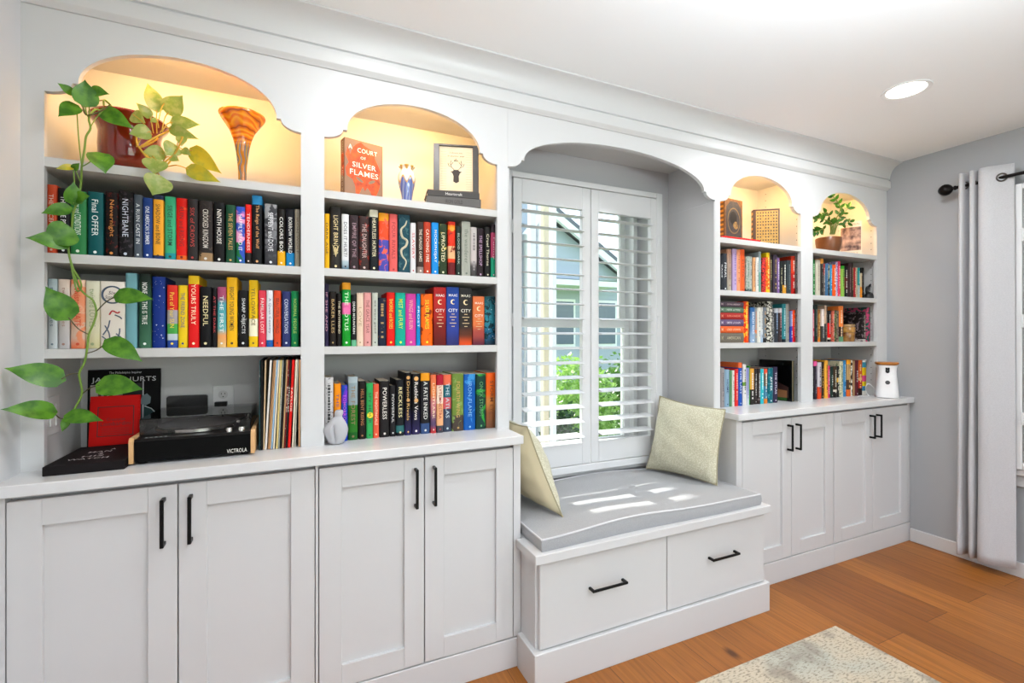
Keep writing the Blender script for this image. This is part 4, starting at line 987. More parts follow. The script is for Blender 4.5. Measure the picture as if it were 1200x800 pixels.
# stack of six lying books (third bay, middle row)
STK = [(.0555, '6c6458', 'olive grey', 'b8ac90', 'AMERICAN'), (.038, 'e0602c', 'orange', 'fcd8b0', 'LORDS of DAWN'), (.038, '645270', 'violet grey', 'd8ccd8', 'EMPIRE of DAWN'),
       (.037, 'a8302c', 'brick red', 'f0a080', 'QUEEN of SHADOWS'), (.033, '5c7460', 'sage green', 'd0dccc', 'HEIR of FIRE'), (.029, '5c4c58', 'mauve grey', 'e0c8d0', 'CROWN of MIDNIGHT')]
z = 1.289; names = ['bottommost', 'second from bottom', 'third from bottom', 'fourth from bottom', 'fifth from bottom', 'topmost']
for k, (th, hx, cn, tc_, ttl) in enumerate(STK):
    t = thing('book', cn+' book lying flat, '+names[k]+' of the stack right of the window', 'book', (2.225, 1.90, z+th/2), 0, 'stack of six lying books')
    t.rotation_euler = (0, PI/2, 0)
    t.location.x = 2.134; 
    # after the turn local +z runs along world +x
    book_parts(t, th-.001, .182, .14, spine_mat('book_cover_stack_'+cn.replace(' ', '_'), 'c', [(0, hx)], None), True)
    lettering('title_lettering', ttl, t, (0, -.0032, .10), (0, 0, 1), (-1, 0, 0), .105, th*.3, tc_)
    lettering('emblem', 'M', t, (0, -.0032, .012), (0, 0, 1), (-1, 0, 0), .012, th*.4, tc_)
    z += th

# books shown cover-first ---------------------------------------------------
def facing_book(label, x0, y0, x1, y1, z, h, th, cm, name='book', cat='book', grp=None):
    """front cover runs from (x0,y0) to (x1,y1); spine at the x0 end. local: x along cover, y into shelf"""
    a = math.atan2(y1-y0, x1-x0); W = math.hypot(x1-x0, y1-y0)
    t = thing(name, label, cat, (x0, y0, z), a, grp)
    bm = new_bm(); b = .003
    box(bm, 0, W, 0, b, 0, h, .0008); box(bm, 0, W, th-b, th, 0, h, .0008); box(bm, -.001, .003, .0005, th-.0005, 0, h, .001)
    obj('cover', bm, cm, t, local=True)
    bm = new_bm(); box(bm, .0032, W-.004, b+.0002, th-b-.0002, .003, h-.003); obj('page_block', bm, PAGES, t, local=True)
    return t, W
# A court of silver flames
bc = mat('taupe_book_cloth', '8a6a54', .5)
t, W = facing_book('taupe book with orange mask cover reading A COURT OF SILVER FLAMES', .168, 1.928, .318, 1.968, 1.8625, .236, .042, bc)
OR = mat('orange_mask_print', 'e8560c', .5, noise=('7c2c10', 42, .9))
def mask_pts(W, h):
    base = [(.30, .93), (.42, .98), (.50, .93), (.62, .90), (.80, .86), (.78, .76), (.86, .66), (.94, .56), (.90, .45), (.93, .33), (.88, .22), (.80, .10), (.72, .07), (.66, .18), (.58, .24), (.52, .17), (.46, .24), (.36, .10), (.28, .11), (.27, .22), (.20, .33), (.05, .38), (.02, .5), (.10, .6), (.02, .72), (.08, .86), (.14, .74), (.20, .86)]
    return [(u*W, -.0006, v*h) for u, v in base]
h = .236
decal('printed_mask', t, mask_pts(W, h), OR)
for u in (.38, .70):
    decal('mask_eye', t, [((u+.085*math.cos(a)*1.1)*W, -.0010, (.345+.028*math.sin(a)+.03*math.cos(a)*(1 if u > .5 else -1))*h) for a in [2*PI*k/12 for k in range(12)]], mat('mask_eye_hole', '7c6a58', .6))
for s, u, v, L, H in (('A', .14, .865, .10, .075), ('COURT', .58, .835, .52, .075), ('OF', .47, .715, .14, .045), ('SILVER', .50, .585, .62, .085), ('FLAMES', .50, .455, .74, .09), ('SARAH J. MAAS', .5, .045, .80, .055)):
    lettering('cover_lettering', s, t, (u*W, -.0014, v*h), (1, 0, 0), (0, 0, 1), L*W, H*h, 'f4ece0')
lettering('spine_lettering', 'A COURT OF SILVER', t, (-.0016, .021, h*.28), (0, 0, -1), (0, -1, 0), h*.5, .012, 'ece0d0')
lettering('spine_lettering', 'SARAH', t, (-.0016, .021, h*.85), (0, 0, -1), (0, -1, 0), h*.2, .010, 'ece0d0')
decal('spine_flames', t, [(-.0013, .003, h*.35), (-.0013, .036, h*.42), (-.0013, .030, h*.62), (-.0013, .038, h*.72), (-.0013, .018, h*.80), (-.0013, .004, h*.70)], OR)
# two dark books lying under the frame
a = math.radians(-9)
for k, (th, L, cc, s, sc, hx, lab) in enumerate(((.036, .225, mat('grey_book_cloth', '5a5654', .6), 'IRON GOLD', '2c2826', .5, 'grey book lying flat on the top shelf at the bottom of a pair'), (.026, .215, mat('charcoal_book_cloth', '3c3836', .6), 'Heartcraft', 'd8d4d0', .5, 'charcoal book lying on a grey one under the picture frame'))):
    t = thing('book', lab, 'book', (.478+.004*k, 1.885, 1.8625+(.0362 if k else 0)), a, 'pair of books lying under the picture frame')
    bm = new_bm(); box(bm, 0, L, 0, .16, 0, .003, .0008); box(bm, 0, L, 0, .16, th-.003, th, .0008); box(bm, 0, L, -.001, .003, .0005, th-.0005, .001)
    obj('cover', bm, cc, t, local=True)
    bm = new_bm(); box(bm, .003, L-.003, .0035, .155, .0032, th-.0032); obj('page_block', bm, PAGES, t, local=True)
    lettering('spine_lettering', s, t, (L*.5, -.0016, th/2), (1, 0, 0), (0, 0, 1), L*.32, th*.42, sc)
# picture frame with stag print
t = thing('framed_print', 'dark framed stag print standing on two flat books', 'picture frame', (.512, 1.905, 1.9250), math.radians(-16))
FRM = mat('dark_grey_frame_wood', '3a3430', .35, noise=('241f1c', 30, .6)); FW, FH, fb = .187, .205, .024
M = Matrix.Rotation(math.radians(-4), 4, 'X')
bm = new_bm()
for q in ((0, fb, 0, FH), (FW-fb, FW, 0, FH), (fb, FW-fb, 0, .006), (fb, FW-fb, FH-.008, FH)): box(bm, q[0], q[1], 0, .016, q[2], q[3], .001, M=M)
box(bm, .004, FW-.004, .012, .017, .003, FH-.003, M=M)
obj('frame', bm, FRM, t, local=True)
bm = new_bm(); box(bm, fb, FW-fb, .008, .011, .006, FH-.008, M=M); pr = obj('print', bm, mat('aged_book_page_print', 'e8d4b4', .7, noise=('d8bf98', 18, .5)), t, local=True)
def mp(x, z): v = M @ Vector((x, .0072, z)); return v
DK = mat('stag_print_ink', '2c2018', .6)
stag = [(0, .045), (.012, .052), (.011, .075), (.016, .088), (.024, .094), (.014, .096), (.009, .102), (-.009, .102), (-.014, .096), (-.024, .094), (-.016, .088), (-.011, .075), (-.012, .052)]
decal('stag_head', pr, [mp(FW/2+x, z-.004) for x, z in stag], DK)
for s in (1, -1):
    bm = new_bm()
    for path in ([(.006, .1), (.018, .112), (.024, .126), (.020, .142)], [(.018, .112), (.030, .118), (.034, .130)], [(.022, .122), (.012, .134)]):
        tube(bm, [mp(FW/2+s*x, z-.004) for x, z in path], .0011, 5)
    obj('stag_antler', bm, DK, pr, local=True)
bm = new_bm(); tube(bm, [mp(FW/2-.008, .136), mp(FW/2, .146), mp(FW/2+.008, .136), mp(FW/2-.008, .136)], .0012, 5); obj('crown_mark', bm, DK, pr, local=True)
lettering('print_lettering', 'I choose you', pr, mp(FW/2, .170), (1, 0, 0), (0, 0, 1), .050, .009, '30261c', .2)
lettering('print_lettering', 'In another year', pr, mp(FW/2, .156), (1, 0, 0), (0, 0, 1), .070, .009, '30261c', .2)
for k in range(16):
    zz = .016+.0105*k
    for s in (-1, 1):
        decal('faint_text_line', pr, [mp(FW/2+s*.064, zz), mp(FW/2+s*.040, zz), mp(FW/2+s*.040, zz+.0015), mp(FW/2+s*.064, zz+.0015)], mat('faint_print_ink', 'c4ac88', .8))

# glass vases ----------------------------------------------------------------
def swirl_mat(name, stops, scale, dist, vary='Z'):
    m = bpy.data.materials.new(name); m.use_nodes = True
    N = m.node_tree.nodes; L = m.node_tree.links; p = N['Principled BSDF']; p.inputs['Roughness'].default_value = .08; p.inputs['Coat Weight'].default_value = .6
    tc = N.new('ShaderNodeTexCoord'); w = N.new('ShaderNodeTexWave'); w.wave_type = 'BANDS'; w.bands_direction = vary
    w.inputs['Scale'].default_value = scale; w.inputs['Distortion'].default_value = dist; w.inputs['Detail'].default_value = 2; w.inputs['Detail Scale'].default_value = 1.2
    L.new(tc.outputs['Object'], w.inputs['Vector'])
    r = N.new('ShaderNodeValToRGB'); e = r.color_ramp.elements
    e[0].position = stops[0][0]; e[0].color = lin(stops[0][1]); e[1].position = stops[1][0]; e[1].color = lin(stops[1][1])
    for s in stops[2:]: q = e.new(s[0]); q.color = lin(s[1])
    L.new(w.outputs['Fac'], r.inputs['Fac'])
    return m, p, r, tc, N, L
m1, p, r, tc, N, L = swirl_mat('orange_marbled_glass', [(0, '9c4408'), (.05, 'd8600c'), (.4, 'f08a14'), (.75, 'f6a828'), (1, 'e86c10')], 9, 7)
s = N.new('ShaderNodeSeparateXYZ'); L.new(tc.outputs['Object'], s.inputs[0])
w2 = N.new('ShaderNodeTexWave'); w2.wave_type = 'BANDS'; w2.bands_direction = 'X'; w2.inputs['Scale'].default_value = 12; w2.inputs['Distortion'].default_value = 9; w2.inputs['Detail Scale'].default_value = .6
L.new(tc.outputs['Object'], w2.inputs['Vector'])
r2 = N.new('ShaderNodeValToRGB'); e = r2.color_ramp.elements; e[0].color = lin('b8700c'); e[1].color = lin('c8902c'); e[0].position = .25; e[1].position = 1
q = e.new(.6); q.color = lin('4c5c6c'); q = e.new(.72); q.color = lin('a0a8a8'); q = e.new(.82); q.color = lin('3c4450')
L.new(w2.outputs['Fac'], r2.inputs['Fac'])
mr = N.new('ShaderNodeMapRange'); mr.inputs['From Min'].default_value = .145; mr.inputs['From Max'].default_value = .175; L.new(s.outputs['Z'], mr.inputs['Value'])
mx = N.new('ShaderNodeMix'); mx.data_type = 'RGBA'; L.new(mr.outputs[0], mx.inputs[0]); L.new(r2.outputs[0], mx.inputs[6]); L.new(r.outputs[0], mx.inputs[7]); L.new(mx.outputs[2], p.inputs['Base Color'])
def hollow(prof, wall):
    """closed vessel profile with an inside surface"""
    inn = [(max(.002, r-wall), z) for r, z in prof if z > wall*2]
    return prof + list(reversed(inn))
bm = new_bm(); prof = [(.016, 0), (.0145, .004), (.0128, .03), (.0135, .06), (.016, .09), (.0195, .12), (.024, .15), (.030, .175), (.039, .20), (.052, .222), (.064, .240), (.072, .252), (.0755, .259), (.0745, .264)]
lathe(bm, hollow(prof, .003), 48)
v = obj('trumpet_vase', bm, m1, smooth=True); v.location = (-.180, 1.96, 1.8622); tag(v, 'tall orange marbled glass trumpet vase on the top shelf', 'vase')
m2, p, r, tc, N, L = swirl_mat('blue_white_art_glass', [(0, '3048b0'), (.3, '6c7c94'), (.6, '8c98a8'), (.85, '2c4cc0'), (1, 'a0a8b4')], 26, 1.2, 'X')
g = N.new('ShaderNodeSeparateXYZ'); L.new(tc.outputs['Object'], g.inputs[0])
at = N.new('ShaderNodeMath'); at.operation = 'ARCTAN2'; L.new(g.outputs['Y'], at.inputs[0]); L.new(g.outputs['X'], at.inputs[1])
mu = N.new('ShaderNodeMath'); mu.operation = 'MULTIPLY'; mu.inputs[1].default_value = 7; L.new(at.outputs[0], mu.inputs[0])
sn = N.new('ShaderNodeMath'); sn.operation = 'COSINE'; L.new(mu.outputs[0], sn.inputs[0])
m3 = N.new('ShaderNodeMath'); m3.operation = 'MULTIPLY_ADD'; m3.inputs[1].default_value = .012; L.new(sn.outputs[0], m3.inputs[0]); L.new(g.outputs['Z'], m3.inputs[2])
rz = N.new('ShaderNodeValToRGB'); e = rz.color_ramp.elements; e[0].position = .098; e[0].color = (0, 0, 0, 1); e[1].position = .104; e[1].color = (1, 1, 1, 1)
L.new(m3.outputs[0], rz.inputs['Fac'])
rc = N.new('ShaderNodeValToRGB'); e = rc.color_ramp.elements; e[0].position = .098; e[0].color = lin('d89c2c'); e[1].position = .110; e[1].color = lin('e4e2dc'); q = e.new(.106); q.color = lin('d89c2c')
q = e.new(.152); q.color = lin('e4e0d4'); q = e.new(.160); q.color = lin('d8a850')
L.new(m3.outputs[0], rc.inputs['Fac'])
mx = N.new('ShaderNodeMix'); mx.data_type = 'RGBA'; L.new(rz.outputs[0], mx.inputs[0]); L.new(r.outputs[0], mx.inputs[6]); L.new(rc.outputs[0], mx.inputs[7]); L.new(mx.outputs[2], p.inputs['Base Color'])
bm = new_bm(); prof = [(.021, 0), (.020, .004), (.021, .03), (.026, .06), (.032, .085), (.0355, .105), (.036, .118), (.033, .132), (.027, .142), (.024, .148), (.026, .156), (.031, .163)]
lathe(bm, hollow(prof, .003), 56, fn=lambda a, z: 1 + (.10*math.cos(7*a) if z > .155 else .02*math.cos(7*a)))
v = obj('tulip_vase', bm, m2, smooth=True); v.location = (.412, 1.95, 1.8622); tag(v, 'small blue and white glass vase with scalloped golden rim', 'vase')

# figurine --------------------------------------------------------------------
bm = new_bm()
prof = [(.021, 0), (.0265, .006), (.033, .022), (.037, .038), (.0385, .052), (.036, .064), (.031, .075), (.0245, .086), (.018, .094), (.0142, .100), (.0135, .104), (.0155, .106), (.0158, .118), (.0125, .124), (.009, .1255)]
def cleft(a, z):
    d = (a+PI/2+PI*.06) % (2*PI); d = min(d, 2*PI-d)
    f = 1
    if z < .075: f -= .34*math.exp(-(d/.15)**2)*min(1, (z+.01)/.03)
    if z < .09: f *= 1+.10*math.cos(2*(a))*max(0, (1-abs(z-.05)/.05)) 
    if .05 < z < .075: f -= .05*math.exp(-((abs(d)-.5)/.3)**2)
    return f
rings = lathe(bm, prof, 64, fn=cleft)
for q in rings:
    for vv in q:
        zz = vv.co.z; vv.co.x += -.003 + .011*max(0, (zz-.055)/.07)**1.2 + (-.005*math.exp(-((zz-.06)/.022)**2) if vv.co.x < 0 else 0)
        vv.co.y *= .82
v = obj('figurine', bm, mat('matte_white_plaster', 'b4b3b6', .7, bump=(120, .1)), smooth=True); v.location = (.135, 1.852, ZT+.0003); v.rotation_euler = (0, 0, math.radians(-6)); tag(v, 'small white plaster torso figurine standing on the countertop', 'figurine')
sub = v.modifiers.new('s', 'SUBSURF'); sub.levels = 1; sub.render_levels = 1

# vinyl records -----------------------------------------------------------------
REC = [(-.119, -.1165, -.121, -.1165, '2c4c50', 'thin dark teal'), (-.1155, -.106, -.1155, -.109, '0f0e0e', 'wide black'), (-.1035, -.0965, -.1075, -.1035, 'c8ac88', 'tan'), (-.0865, -.0795, -.1025, -.0965, 'ded8d0', 'white'),
       (-.0755, -.070, -.0935, -.0885, '9c7450', 'brown'), (-.0695, -.066, -.088, -.0845, 'c89c70', 'caramel'), (-.0655, -.0605, -.084, -.078, '90b0cc', 'pale blue'), (-.060, -.055, -.0775, -.071, 'e0d4bc', 'cream'),
       (-.0545, -.0475, -.0675, -.0615, 'd0b878', 'straw yellow'), (-.047, -.0425, -.061, -.0565, '8c9088', 'grey'), (-.0395, -.0345, -.0555, -.0495, '141212', 'slim black'), (-.034, -.0285, -.048, -.043, 'b48c64', 'light brown'),
       (-.028, -.0235, -.042, -.0375, '6c1412', 'maroon'), (-.023, -.0175, -.037, -.031, '1c1412', 'dark brown'), (-.0165, -.0055, -.030, -.0215, 'd81410', 'bright red'), (-.0045, .001, -.0165, -.0105, 'dcd0b8', 'ivory'), (.0015, .005, -.0095, -.0035, 'b8b4a4', 'stone grey'), (.0065, .0125, .0035, .012, 'c09068', 'kraft brown')]
for i, (a, b, c, d, hx, nm) in enumerate(REC):
    w = min(b-a, d-c); w = max(w, .0022)
    xb = (c+d)/2; xt = (a+b)/2; H = .312
    t = thing('record_sleeve', nm+' record sleeve in the row beside the record player', 'record', (xb, 1.858, ZT+.0008+w*.04), 0, 'records beside the record player')
    t.rotation_euler = (0, math.atan2(xt-xb, H), 0)
    bm = new_bm(); box(bm, -w/2, w/2, 0, .285, 0, H, .0004)
    c_ = obj('sleeve', bm, spine_mat('record_sleeve_print_%d' % i, 'c', [(0, hx), (.5, hx)], ('e8e0d0', 9, .12) if i % 3 == 0 else None), t, local=True)
    if nm in ('bright red', 'maroon', 'dark brown', 'grey'): lettering('spine_lettering', {'bright red': 'TAYLOR', 'maroon': 'LIVE', 'dark brown': 'SINGLES', 'grey': 'GREATEST HITS'}[nm], t, (0, -.0006, H*.55), (0, 0, -1), (1, 0, 0), .09, w*.6, 'f0e0d0')

# record player -------------------------------------------------------------------
t = thing('record_player', 'black record player with pale wood ends and clear lid', 'record player', (-.299, 1.96, ZT))
PINE = mat('pale_maple_wood', 'e0b27c', .45, noise=('c8935c', 14, .6))
BK = mat('black_speaker_mesh', '050505', .7, 0, .12, bump=(900, .5)); GB = mat('satin_black_plastic', '0c0909', .3, 0, .3)
def yzprism(bm, x0, x1, poly):
    A = [bm.verts.new((x0, y, z)) for y, z in poly]; B = [bm.verts.new((x1, y, z)) for y, z in poly]; n = len(poly)
    bm.faces.new(A); bm.faces.new(list(reversed(B)))
    for i in range(n): bm.faces.new((A[i], A[(i+1) % n], B[(i+1) % n], B[i]))
for a, b in ((-.469, -.457), (-.141, -.129)):
    bm = new_bm(); yzprism(bm, a, b, [(1.800, .936), (1.800, 1.005), (1.808, 1.014), (2.125, 1.014), (2.125, .936)]); obj('wooden_end', bm, PINE, t)
bm = new_bm(); box(bm, -.4568, -.1412, 1.806, 2.12, .938, 1.009, .002); obj('body', bm, GB, t)
bm = new_bm(); box(bm, -.4566, -.1414, 1.8035, 1.8058, .939, 1.001, .0005); gr = obj('speaker_grille', bm, BK, t)
for x, y in ((-.44, 1.83), (-.16, 1.83), (-.44, 2.09), (-.16, 2.09)):
    bm = new_bm(); lathe(bm, [(.012, 0), (.013, .007)], 16, (x, y, ZT+.0004)); obj('foot', bm, GB, t)
bm = new_bm(); lathe(bm, [(.118, 1.0095), (.122, 1.012), (.122, 1.022), (.119, 1.024)], 64, (-.315, 1.965, 0)); pl = obj('platter', bm, mat('brushed_aluminium', 'b8b4b0', .25, 1), t, smooth=True)
bm = new_bm(); lathe(bm, [(.114, 1.0243), (.114, 1.0268)], 64, (-.315, 1.965, 0)); obj('slip_mat', bm, mat('dark_grey_slip_mat', '4c4a4a', .6), pl)
bm = new_bm(); lathe(bm, [(.003, 1.027), (.003, 1.038), (.001, 1.040)], 12, (-.315, 1.965, 0)); obj('spindle', bm, mat('polished_steel', 'e0dcd8', .15, 1), pl)
CHR = MATS['polished_steel']
for x, y in ((-.206, 1.826), (-.170, 1.828)):
    bm = new_bm(); lathe(bm, [(.0095, 1.0095), (.0095, 1.021), (.008, 1.023)], 24, (x, y, 0)); obj('knob', bm, CHR, t, smooth=True)
for k in range(5):
    bm = new_bm(); box(bm, -.433+.0125*k, -.427+.0125*k, 1.823, 1.826, 1.0092, 1.0098); obj('indicator_mark', bm, ink('f0f0f0'), t)
lettering('logo_lettering', 'VICTROLA', t, Vector((-.181, 1.8028, .949))-Vector(t.location), (1, 0, 0), (0, 0, 1), .058, .013, 'ece8e0')
# tone arm
bm = new_bm(); lathe(bm, [(.017, 1.0095), (.017, 1.02), (.009, 1.024), (.009, 1.040)], 24, (-.168, 2.05, 0)); ta = obj('tonearm_base', bm, CHR, t, smooth=True)
bm = new_bm(); tube(bm, [(-.168, 2.075, 1.038), (-.168, 2.03, 1.038), (-.172, 1.93, 1.036), (-.185, 1.905, 1.034)], .0032, 8); box(bm, -.192, -.180, 1.885, 1.908, 1.028, 1.036, .001); obj('tonearm', bm, CHR, ta, smooth=True)
bm = new_bm(); x0, x1, y0, y1, z0, z1, k = -.4545, -.1435, 1.852, 2.115, 1.0105, 1.064, .0022
box(bm, x0, x1, y0, y1, z1-k, z1, .0006)
box(bm, x0, x1, y0, y0+k, z0, z1-k); box(bm, x0, x1, y1-k, y1, z0, z1-k); box(bm, x0, x0+k, y0+k, y1-k, z0, z1-k); box(bm, x1-k, x1, y0+k, y1-k, z0, z1-k)
def acrylic():
    m = bpy.data.materials.new('clear_smoked_acrylic'); m.use_nodes = True
    N = m.node_tree.nodes; L = m.node_tree.links
    for n in list(N):
        if n.type != 'OUTPUT_MATERIAL': N.remove(n)
    g = N.new('ShaderNodeBsdfGlossy'); g.inputs['Roughness'].default_value = .04
    tr = N.new('ShaderNodeBsdfTransparent'); tr.inputs['Color'].default_value = (.92, .915, .91, 1)
    mx = N.new('ShaderNodeMixShader'); fr = N.new('ShaderNodeFresnel'); fr.inputs['IOR'].default_value = 1.45
    L.new(fr.outputs[0], mx.inputs[0]); L.new(tr.outputs[0], mx.inputs[1]); L.new(g.outputs[0], mx.inputs[2]); L.new(mx.outputs[0], N['Material Output'].inputs['Surface'])
    return m
obj('dust_cover', bm, acrylic(), t)

# black box book with red book behind, poster ----------------------------------
t = thing('book', 'large black book lying on the countertop with small white cover words', 'book', (-.656, 1.766, ZT+.0003))
bm = new_bm(); box(bm, 0, .186, 0, .262, 0, .0035, .001); box(bm, 0, .186, 0, .262, .0235, .027, .001); box(bm, 0, .186, -.001, .003, .0005, .0265, .001); CBK = mat('black_book_cloth', '191516', .7, 0, .15, bump=(500, .3)); obj('cover', bm, CBK, t, local=True)
bm = new_bm(); box(bm, .003, .182, .0032, .258, .0037, .0233); obj('page_block', bm, CBK, t, local=True)
for s, x, y, L_ in (('A', .108, .190, .012), ('MAN', .082, .160, .050), ('&', .093, .130, .012), ('HIS', .082, .100, .045), ('WATCH', .080, .066, .085)):
    lettering('cover_lettering', s, t, (x, y, .0276), (1, 0, 0), (0, 1, 0), L_*1.15, .017, 'e4dcdc')
t = thing('book', 'red book with black border standing on the black book', 'book', (-.634, 2.022, ZT+.0277))
t.rotation_euler = (math.radians(-7), 0, math.radians(2))
REDC = mat('red_book_cloth', 'c80c08', .6, 0, .15)
bm = new_bm(); box(bm, 0, .133, 0, .003, 0, .167, .001); box(bm, 0, .133, .017, .020, 0, .167, .001); box(bm, -.001, .003, .0005, .0195, 0, .167, .001); obj('cover', bm, REDC, t, local=True)
bm = new_bm(); box(bm, .0035, .130, .0033, .0167, .003, .164); obj('page_block', bm, PAGES, t, local=True)
bm = new_bm()
for q in ((.020, .119, .030, .0325), (.020, .119, .128, .1305), (.020, .0225, .0325, .128), (.1165, .119, .0325, .128)): box(bm, q[0], q[1], -.0006, -.0001, q[2], q[3])
obj('printed_border', bm, ink('3c0806'), t, local=True)
lettering('cover_lettering', 'Creatures', t, (.070, -.0004, .087), (1, 0, 0), (0, 0, 1), .050, .010, '5c0806')
lettering('cover_lettering', 'Lombardini', t, (.070, -.0004, .072), (1, 0, 0), (0, 0, 1), .082, .013, '4c0806')
for k in range(4): decal('cover_line', t, [(.032, -.0005, .056-.006*k), (.107, -.0005, .056-.006*k), (.107, -.0005, .0572-.006*k), (.032, -.0005, .0572-.006*k)], ink('8c0c08'))
t = thing('newspaper_poster', 'black framed newspaper front page poster leaning on the back panel', 'poster', (-.676, 2.150, ZT+.0003))
t.rotation_euler = (math.radians(-2), 0, 0)
bm = new_bm(); box(bm, 0, .212, -.010, 0, 0, .277, .001); obj('board', bm, mat('black_poster_board', '070607', .5, 0, .15), t, local=True)
def patch(name, pts, hx, y=-.0106):
    return decal(name, t, [(u, y, v) for u, v in pts], mat('poster_ink_'+hx, hx, .5))
patch('printed_photo', [(.008, 0.01), (.155, 0.01), (.155, .225), (.008, .225)], '16181a')
patch('printed_photo_area', [(.008, .05), (.100, .05), (.100, .222), (.008, .222)], 'c4bcb4', -.0109)
for u in (.030, .046, .062): patch('printed_column', [(u, .1), (u+.009, .1), (u+.009, .204), (u, .204)], '5c4434', -.0111)
patch('printed_stripe', [(.158, .03), (.1625, .03), (.1625, .235), (.158, .235)], 'b0b4b8', -.0112)
patch('jersey_figure', [(.105, .03), (.205, .03), (.205, .11), (.190, .128), (.172, .14), (.160, .165), (.145, .175), (.125, .165), (.112, .13)], '0c3838', -.0108)
patch('helmet', [(.150, .150), (.158, .178), (.172, .186), (.184, .172), (.182, .150), (.168, .142)], '6c7c80', -.0113)
bm = new_bm(); tube(bm, [(.165, -.0112, .140), (.185, -.0112, .130), (.203, -.0112, .108)], .0016, 5); obj('jersey_stripe', bm, ink('c8d0d0'), t, local=True)
lettering('poster_lettering', 'The Philadelphia Inquirer', t, (.108, -.0112, .264), (1, 0, 0), (0, 0, 1), .095, .010, 'd8d8d8')
lettering('poster_lettering', 'JALEN HURTS', t, (.105, -.0116, .238), (1, 0, 0), (0, 0, 1), .188, .022, 'd0d0d0')
lettering('poster_lettering', '2', t, (.140, -.0116, .165), (1, 0, 0), (0, 0, 1), .018, .034, 'd0d8d8')

# outlet, switch, wall box --------------------------------------------------------
PLAS = mat('white_plate_plastic', 'dad8d6', .4)
t = thing('power_outlet', 'white double power outlet on the back panel above the record player', 'outlet', (-.264, 2.165, 1.077))
bm = new_bm(); box(bm, -.036, .036, -.005, -.0003, -.055, .055, .002, 2); obj('cover_plate', bm, PLAS, t, local=True)
for zz in (.021, -.021):
    bm = new_bm(); lathe(bm, [(.0165, 0), (.0165, .0015)], 28, M=Matrix.Translation((0, -.005, zz)) @ Matrix.Rotation(PI/2, 4, 'X')); s = obj('socket', bm, mat('socket_plastic', 'c9c6c4', .4), t, local=True)
    bm = new_bm(); box(bm, -.007, -.005, -.0070, -.0064, zz, zz+.007); box(bm, .005, .007, -.0070, -.0064, zz, zz+.007); box(bm, -.002, .002, -.0070, -.0064, zz-.010, zz-.006); obj('slots', bm, ink('2c2826'), s, local=True)
t = thing('power_plug', 'black plug in the lower socket of the power outlet', 'plug', (-.268, 2.1575, 1.060))
bm = new_bm(); box(bm, -.022, .020, -.028, 0, -.005, .013, .003, 2); obj('plug_body', bm, GB, t, local=True)
bm = new_bm(); tube(bm, smooth_path([(0, -.024, -.004), (.004, -.026, -.03), (.01, -.022, -.07), (.02, -.022, -.1265)]), .002, 8); obj('cable', bm, GB, t, local=True)
bm = new_bm()
def rrect(w, h, r, n=6):
    pts = []
    for cx, cz, a0 in ((w/2-r, h/2-r, 0), (-w/2+r, h/2-r, PI/2), (-w/2+r, -h/2+r, PI), (w/2-r, -h/2+r, 1.5*PI)):
        for k in range(n+1): a = a0+PI/2*k/n; pts.append((cx+r*math.cos(a), cz+r*math.sin(a)))
    return pts
t = thing('wall_box', 'black rounded rectangular box fixed to the panel left of the outlet', 'wall box', (-.380, 2.165, 1.068))
bm = new_bm(); prism(bm, rrect(.131, .068, .009), -.018, -.0003); obj('housing', bm, mat('gloss_black_plastic', '060606', .15), t, local=True)
bm = new_bm(); prism(bm, [(x, z) for x, z in rrect(.131, .012, .004)], -.0195, -.0182, Matrix.Translation((0, 0, -.028))); obj('front_lip', bm, mat('brown_black_plastic', '2a1c1a', .3), t, local=True)
t = thing('light_switch', 'white rocker light switch on the left side panel', 'light switch', (-.700, 1.945, 1.080))
bm = new_bm(); box(bm, .0003, .005, -.040, .040, -.060, .060, .002, 2); obj('cover_plate', bm, PLAS, t, local=True)
for yy in (-.019, .019):
    bm = new_bm(); box(bm, .005, .009, yy-.012, yy+.012, -.034, .034, .002, 2); obj('rocker', bm, PLAS, t, local=True)

# right bays, top shelf --------------------------------------------------------
BR = mat('brown_leather_ornate', '5c3c24', .5, noise=('8c5c28', 45, .9))
t, W = facing_book('brown ornate leather book with dark oval portrait, top shelf right of window', 2.203, 1.93, 2.362, 1.945, 1.8625, .250, .038, BR)
def ellipse(cu, cv, a, b, y=-.0006, n=28): return [(cu+a*math.cos(2*PI*k/n), y, cv+b*math.sin(2*PI*k/n)) for k in range(n)]
decal('cover_panel', t, [(.012, -.0005, .03), (W-.012, -.0005, .03), (W-.012, -.0005, .2), (W*.7, -.0005, .235), (W*.3, -.0005, .235), (.012, -.0005, .2)], mat('dark_blue_leather', '2c2c34', .5, noise=('4c443c', 60, .7)))
decal('gold_ring', t, ellipse(W/2, .125, .058, .075, -.0009), mat('dull_gold_print', '7c6440', .5)); decal('inner_field', t, ellipse(W/2, .125, .052, .068, -.0012), MATS['dark_blue_leather'])
decal('portrait', t, ellipse(W*.46, .14, .032, .038, -.0015), mat('portrait_dark', '14100e', .5)); decal('portrait_face', t, ellipse(W*.6, .10, .022, .022, -.0018), mat('portrait_gold', 'b08c50', .5, noise=('3c2c1c', 50, .9)))
for k in range(9): decal('spine_ornament', t, [(-.0014, .008, .014+.026*k), (-.0014, .030, .014+.026*k), (-.0014, .030, .026+.026*k), (-.0014, .008, .026+.026*k)], mat('bright_gold_print', 'd08c28', .4))
BRD = mat('dark_brown_leather', '3a2013', .45)
t, W = facing_book('dark brown book with golden latticed cover, top shelf right of window', 2.504, 1.985, 2.622, 1.900, 1.8625, .226, .040, BRD)
GD = mat('golden_lattice_field', '94742e', .45, noise=('b0924a', 70, .6))
decal('lattice_field', t, [(.014, -.0005, .010), (W-.008, -.0005, .010), (W-.008, -.0005, .216), (.014, -.0005, .216)], GD)
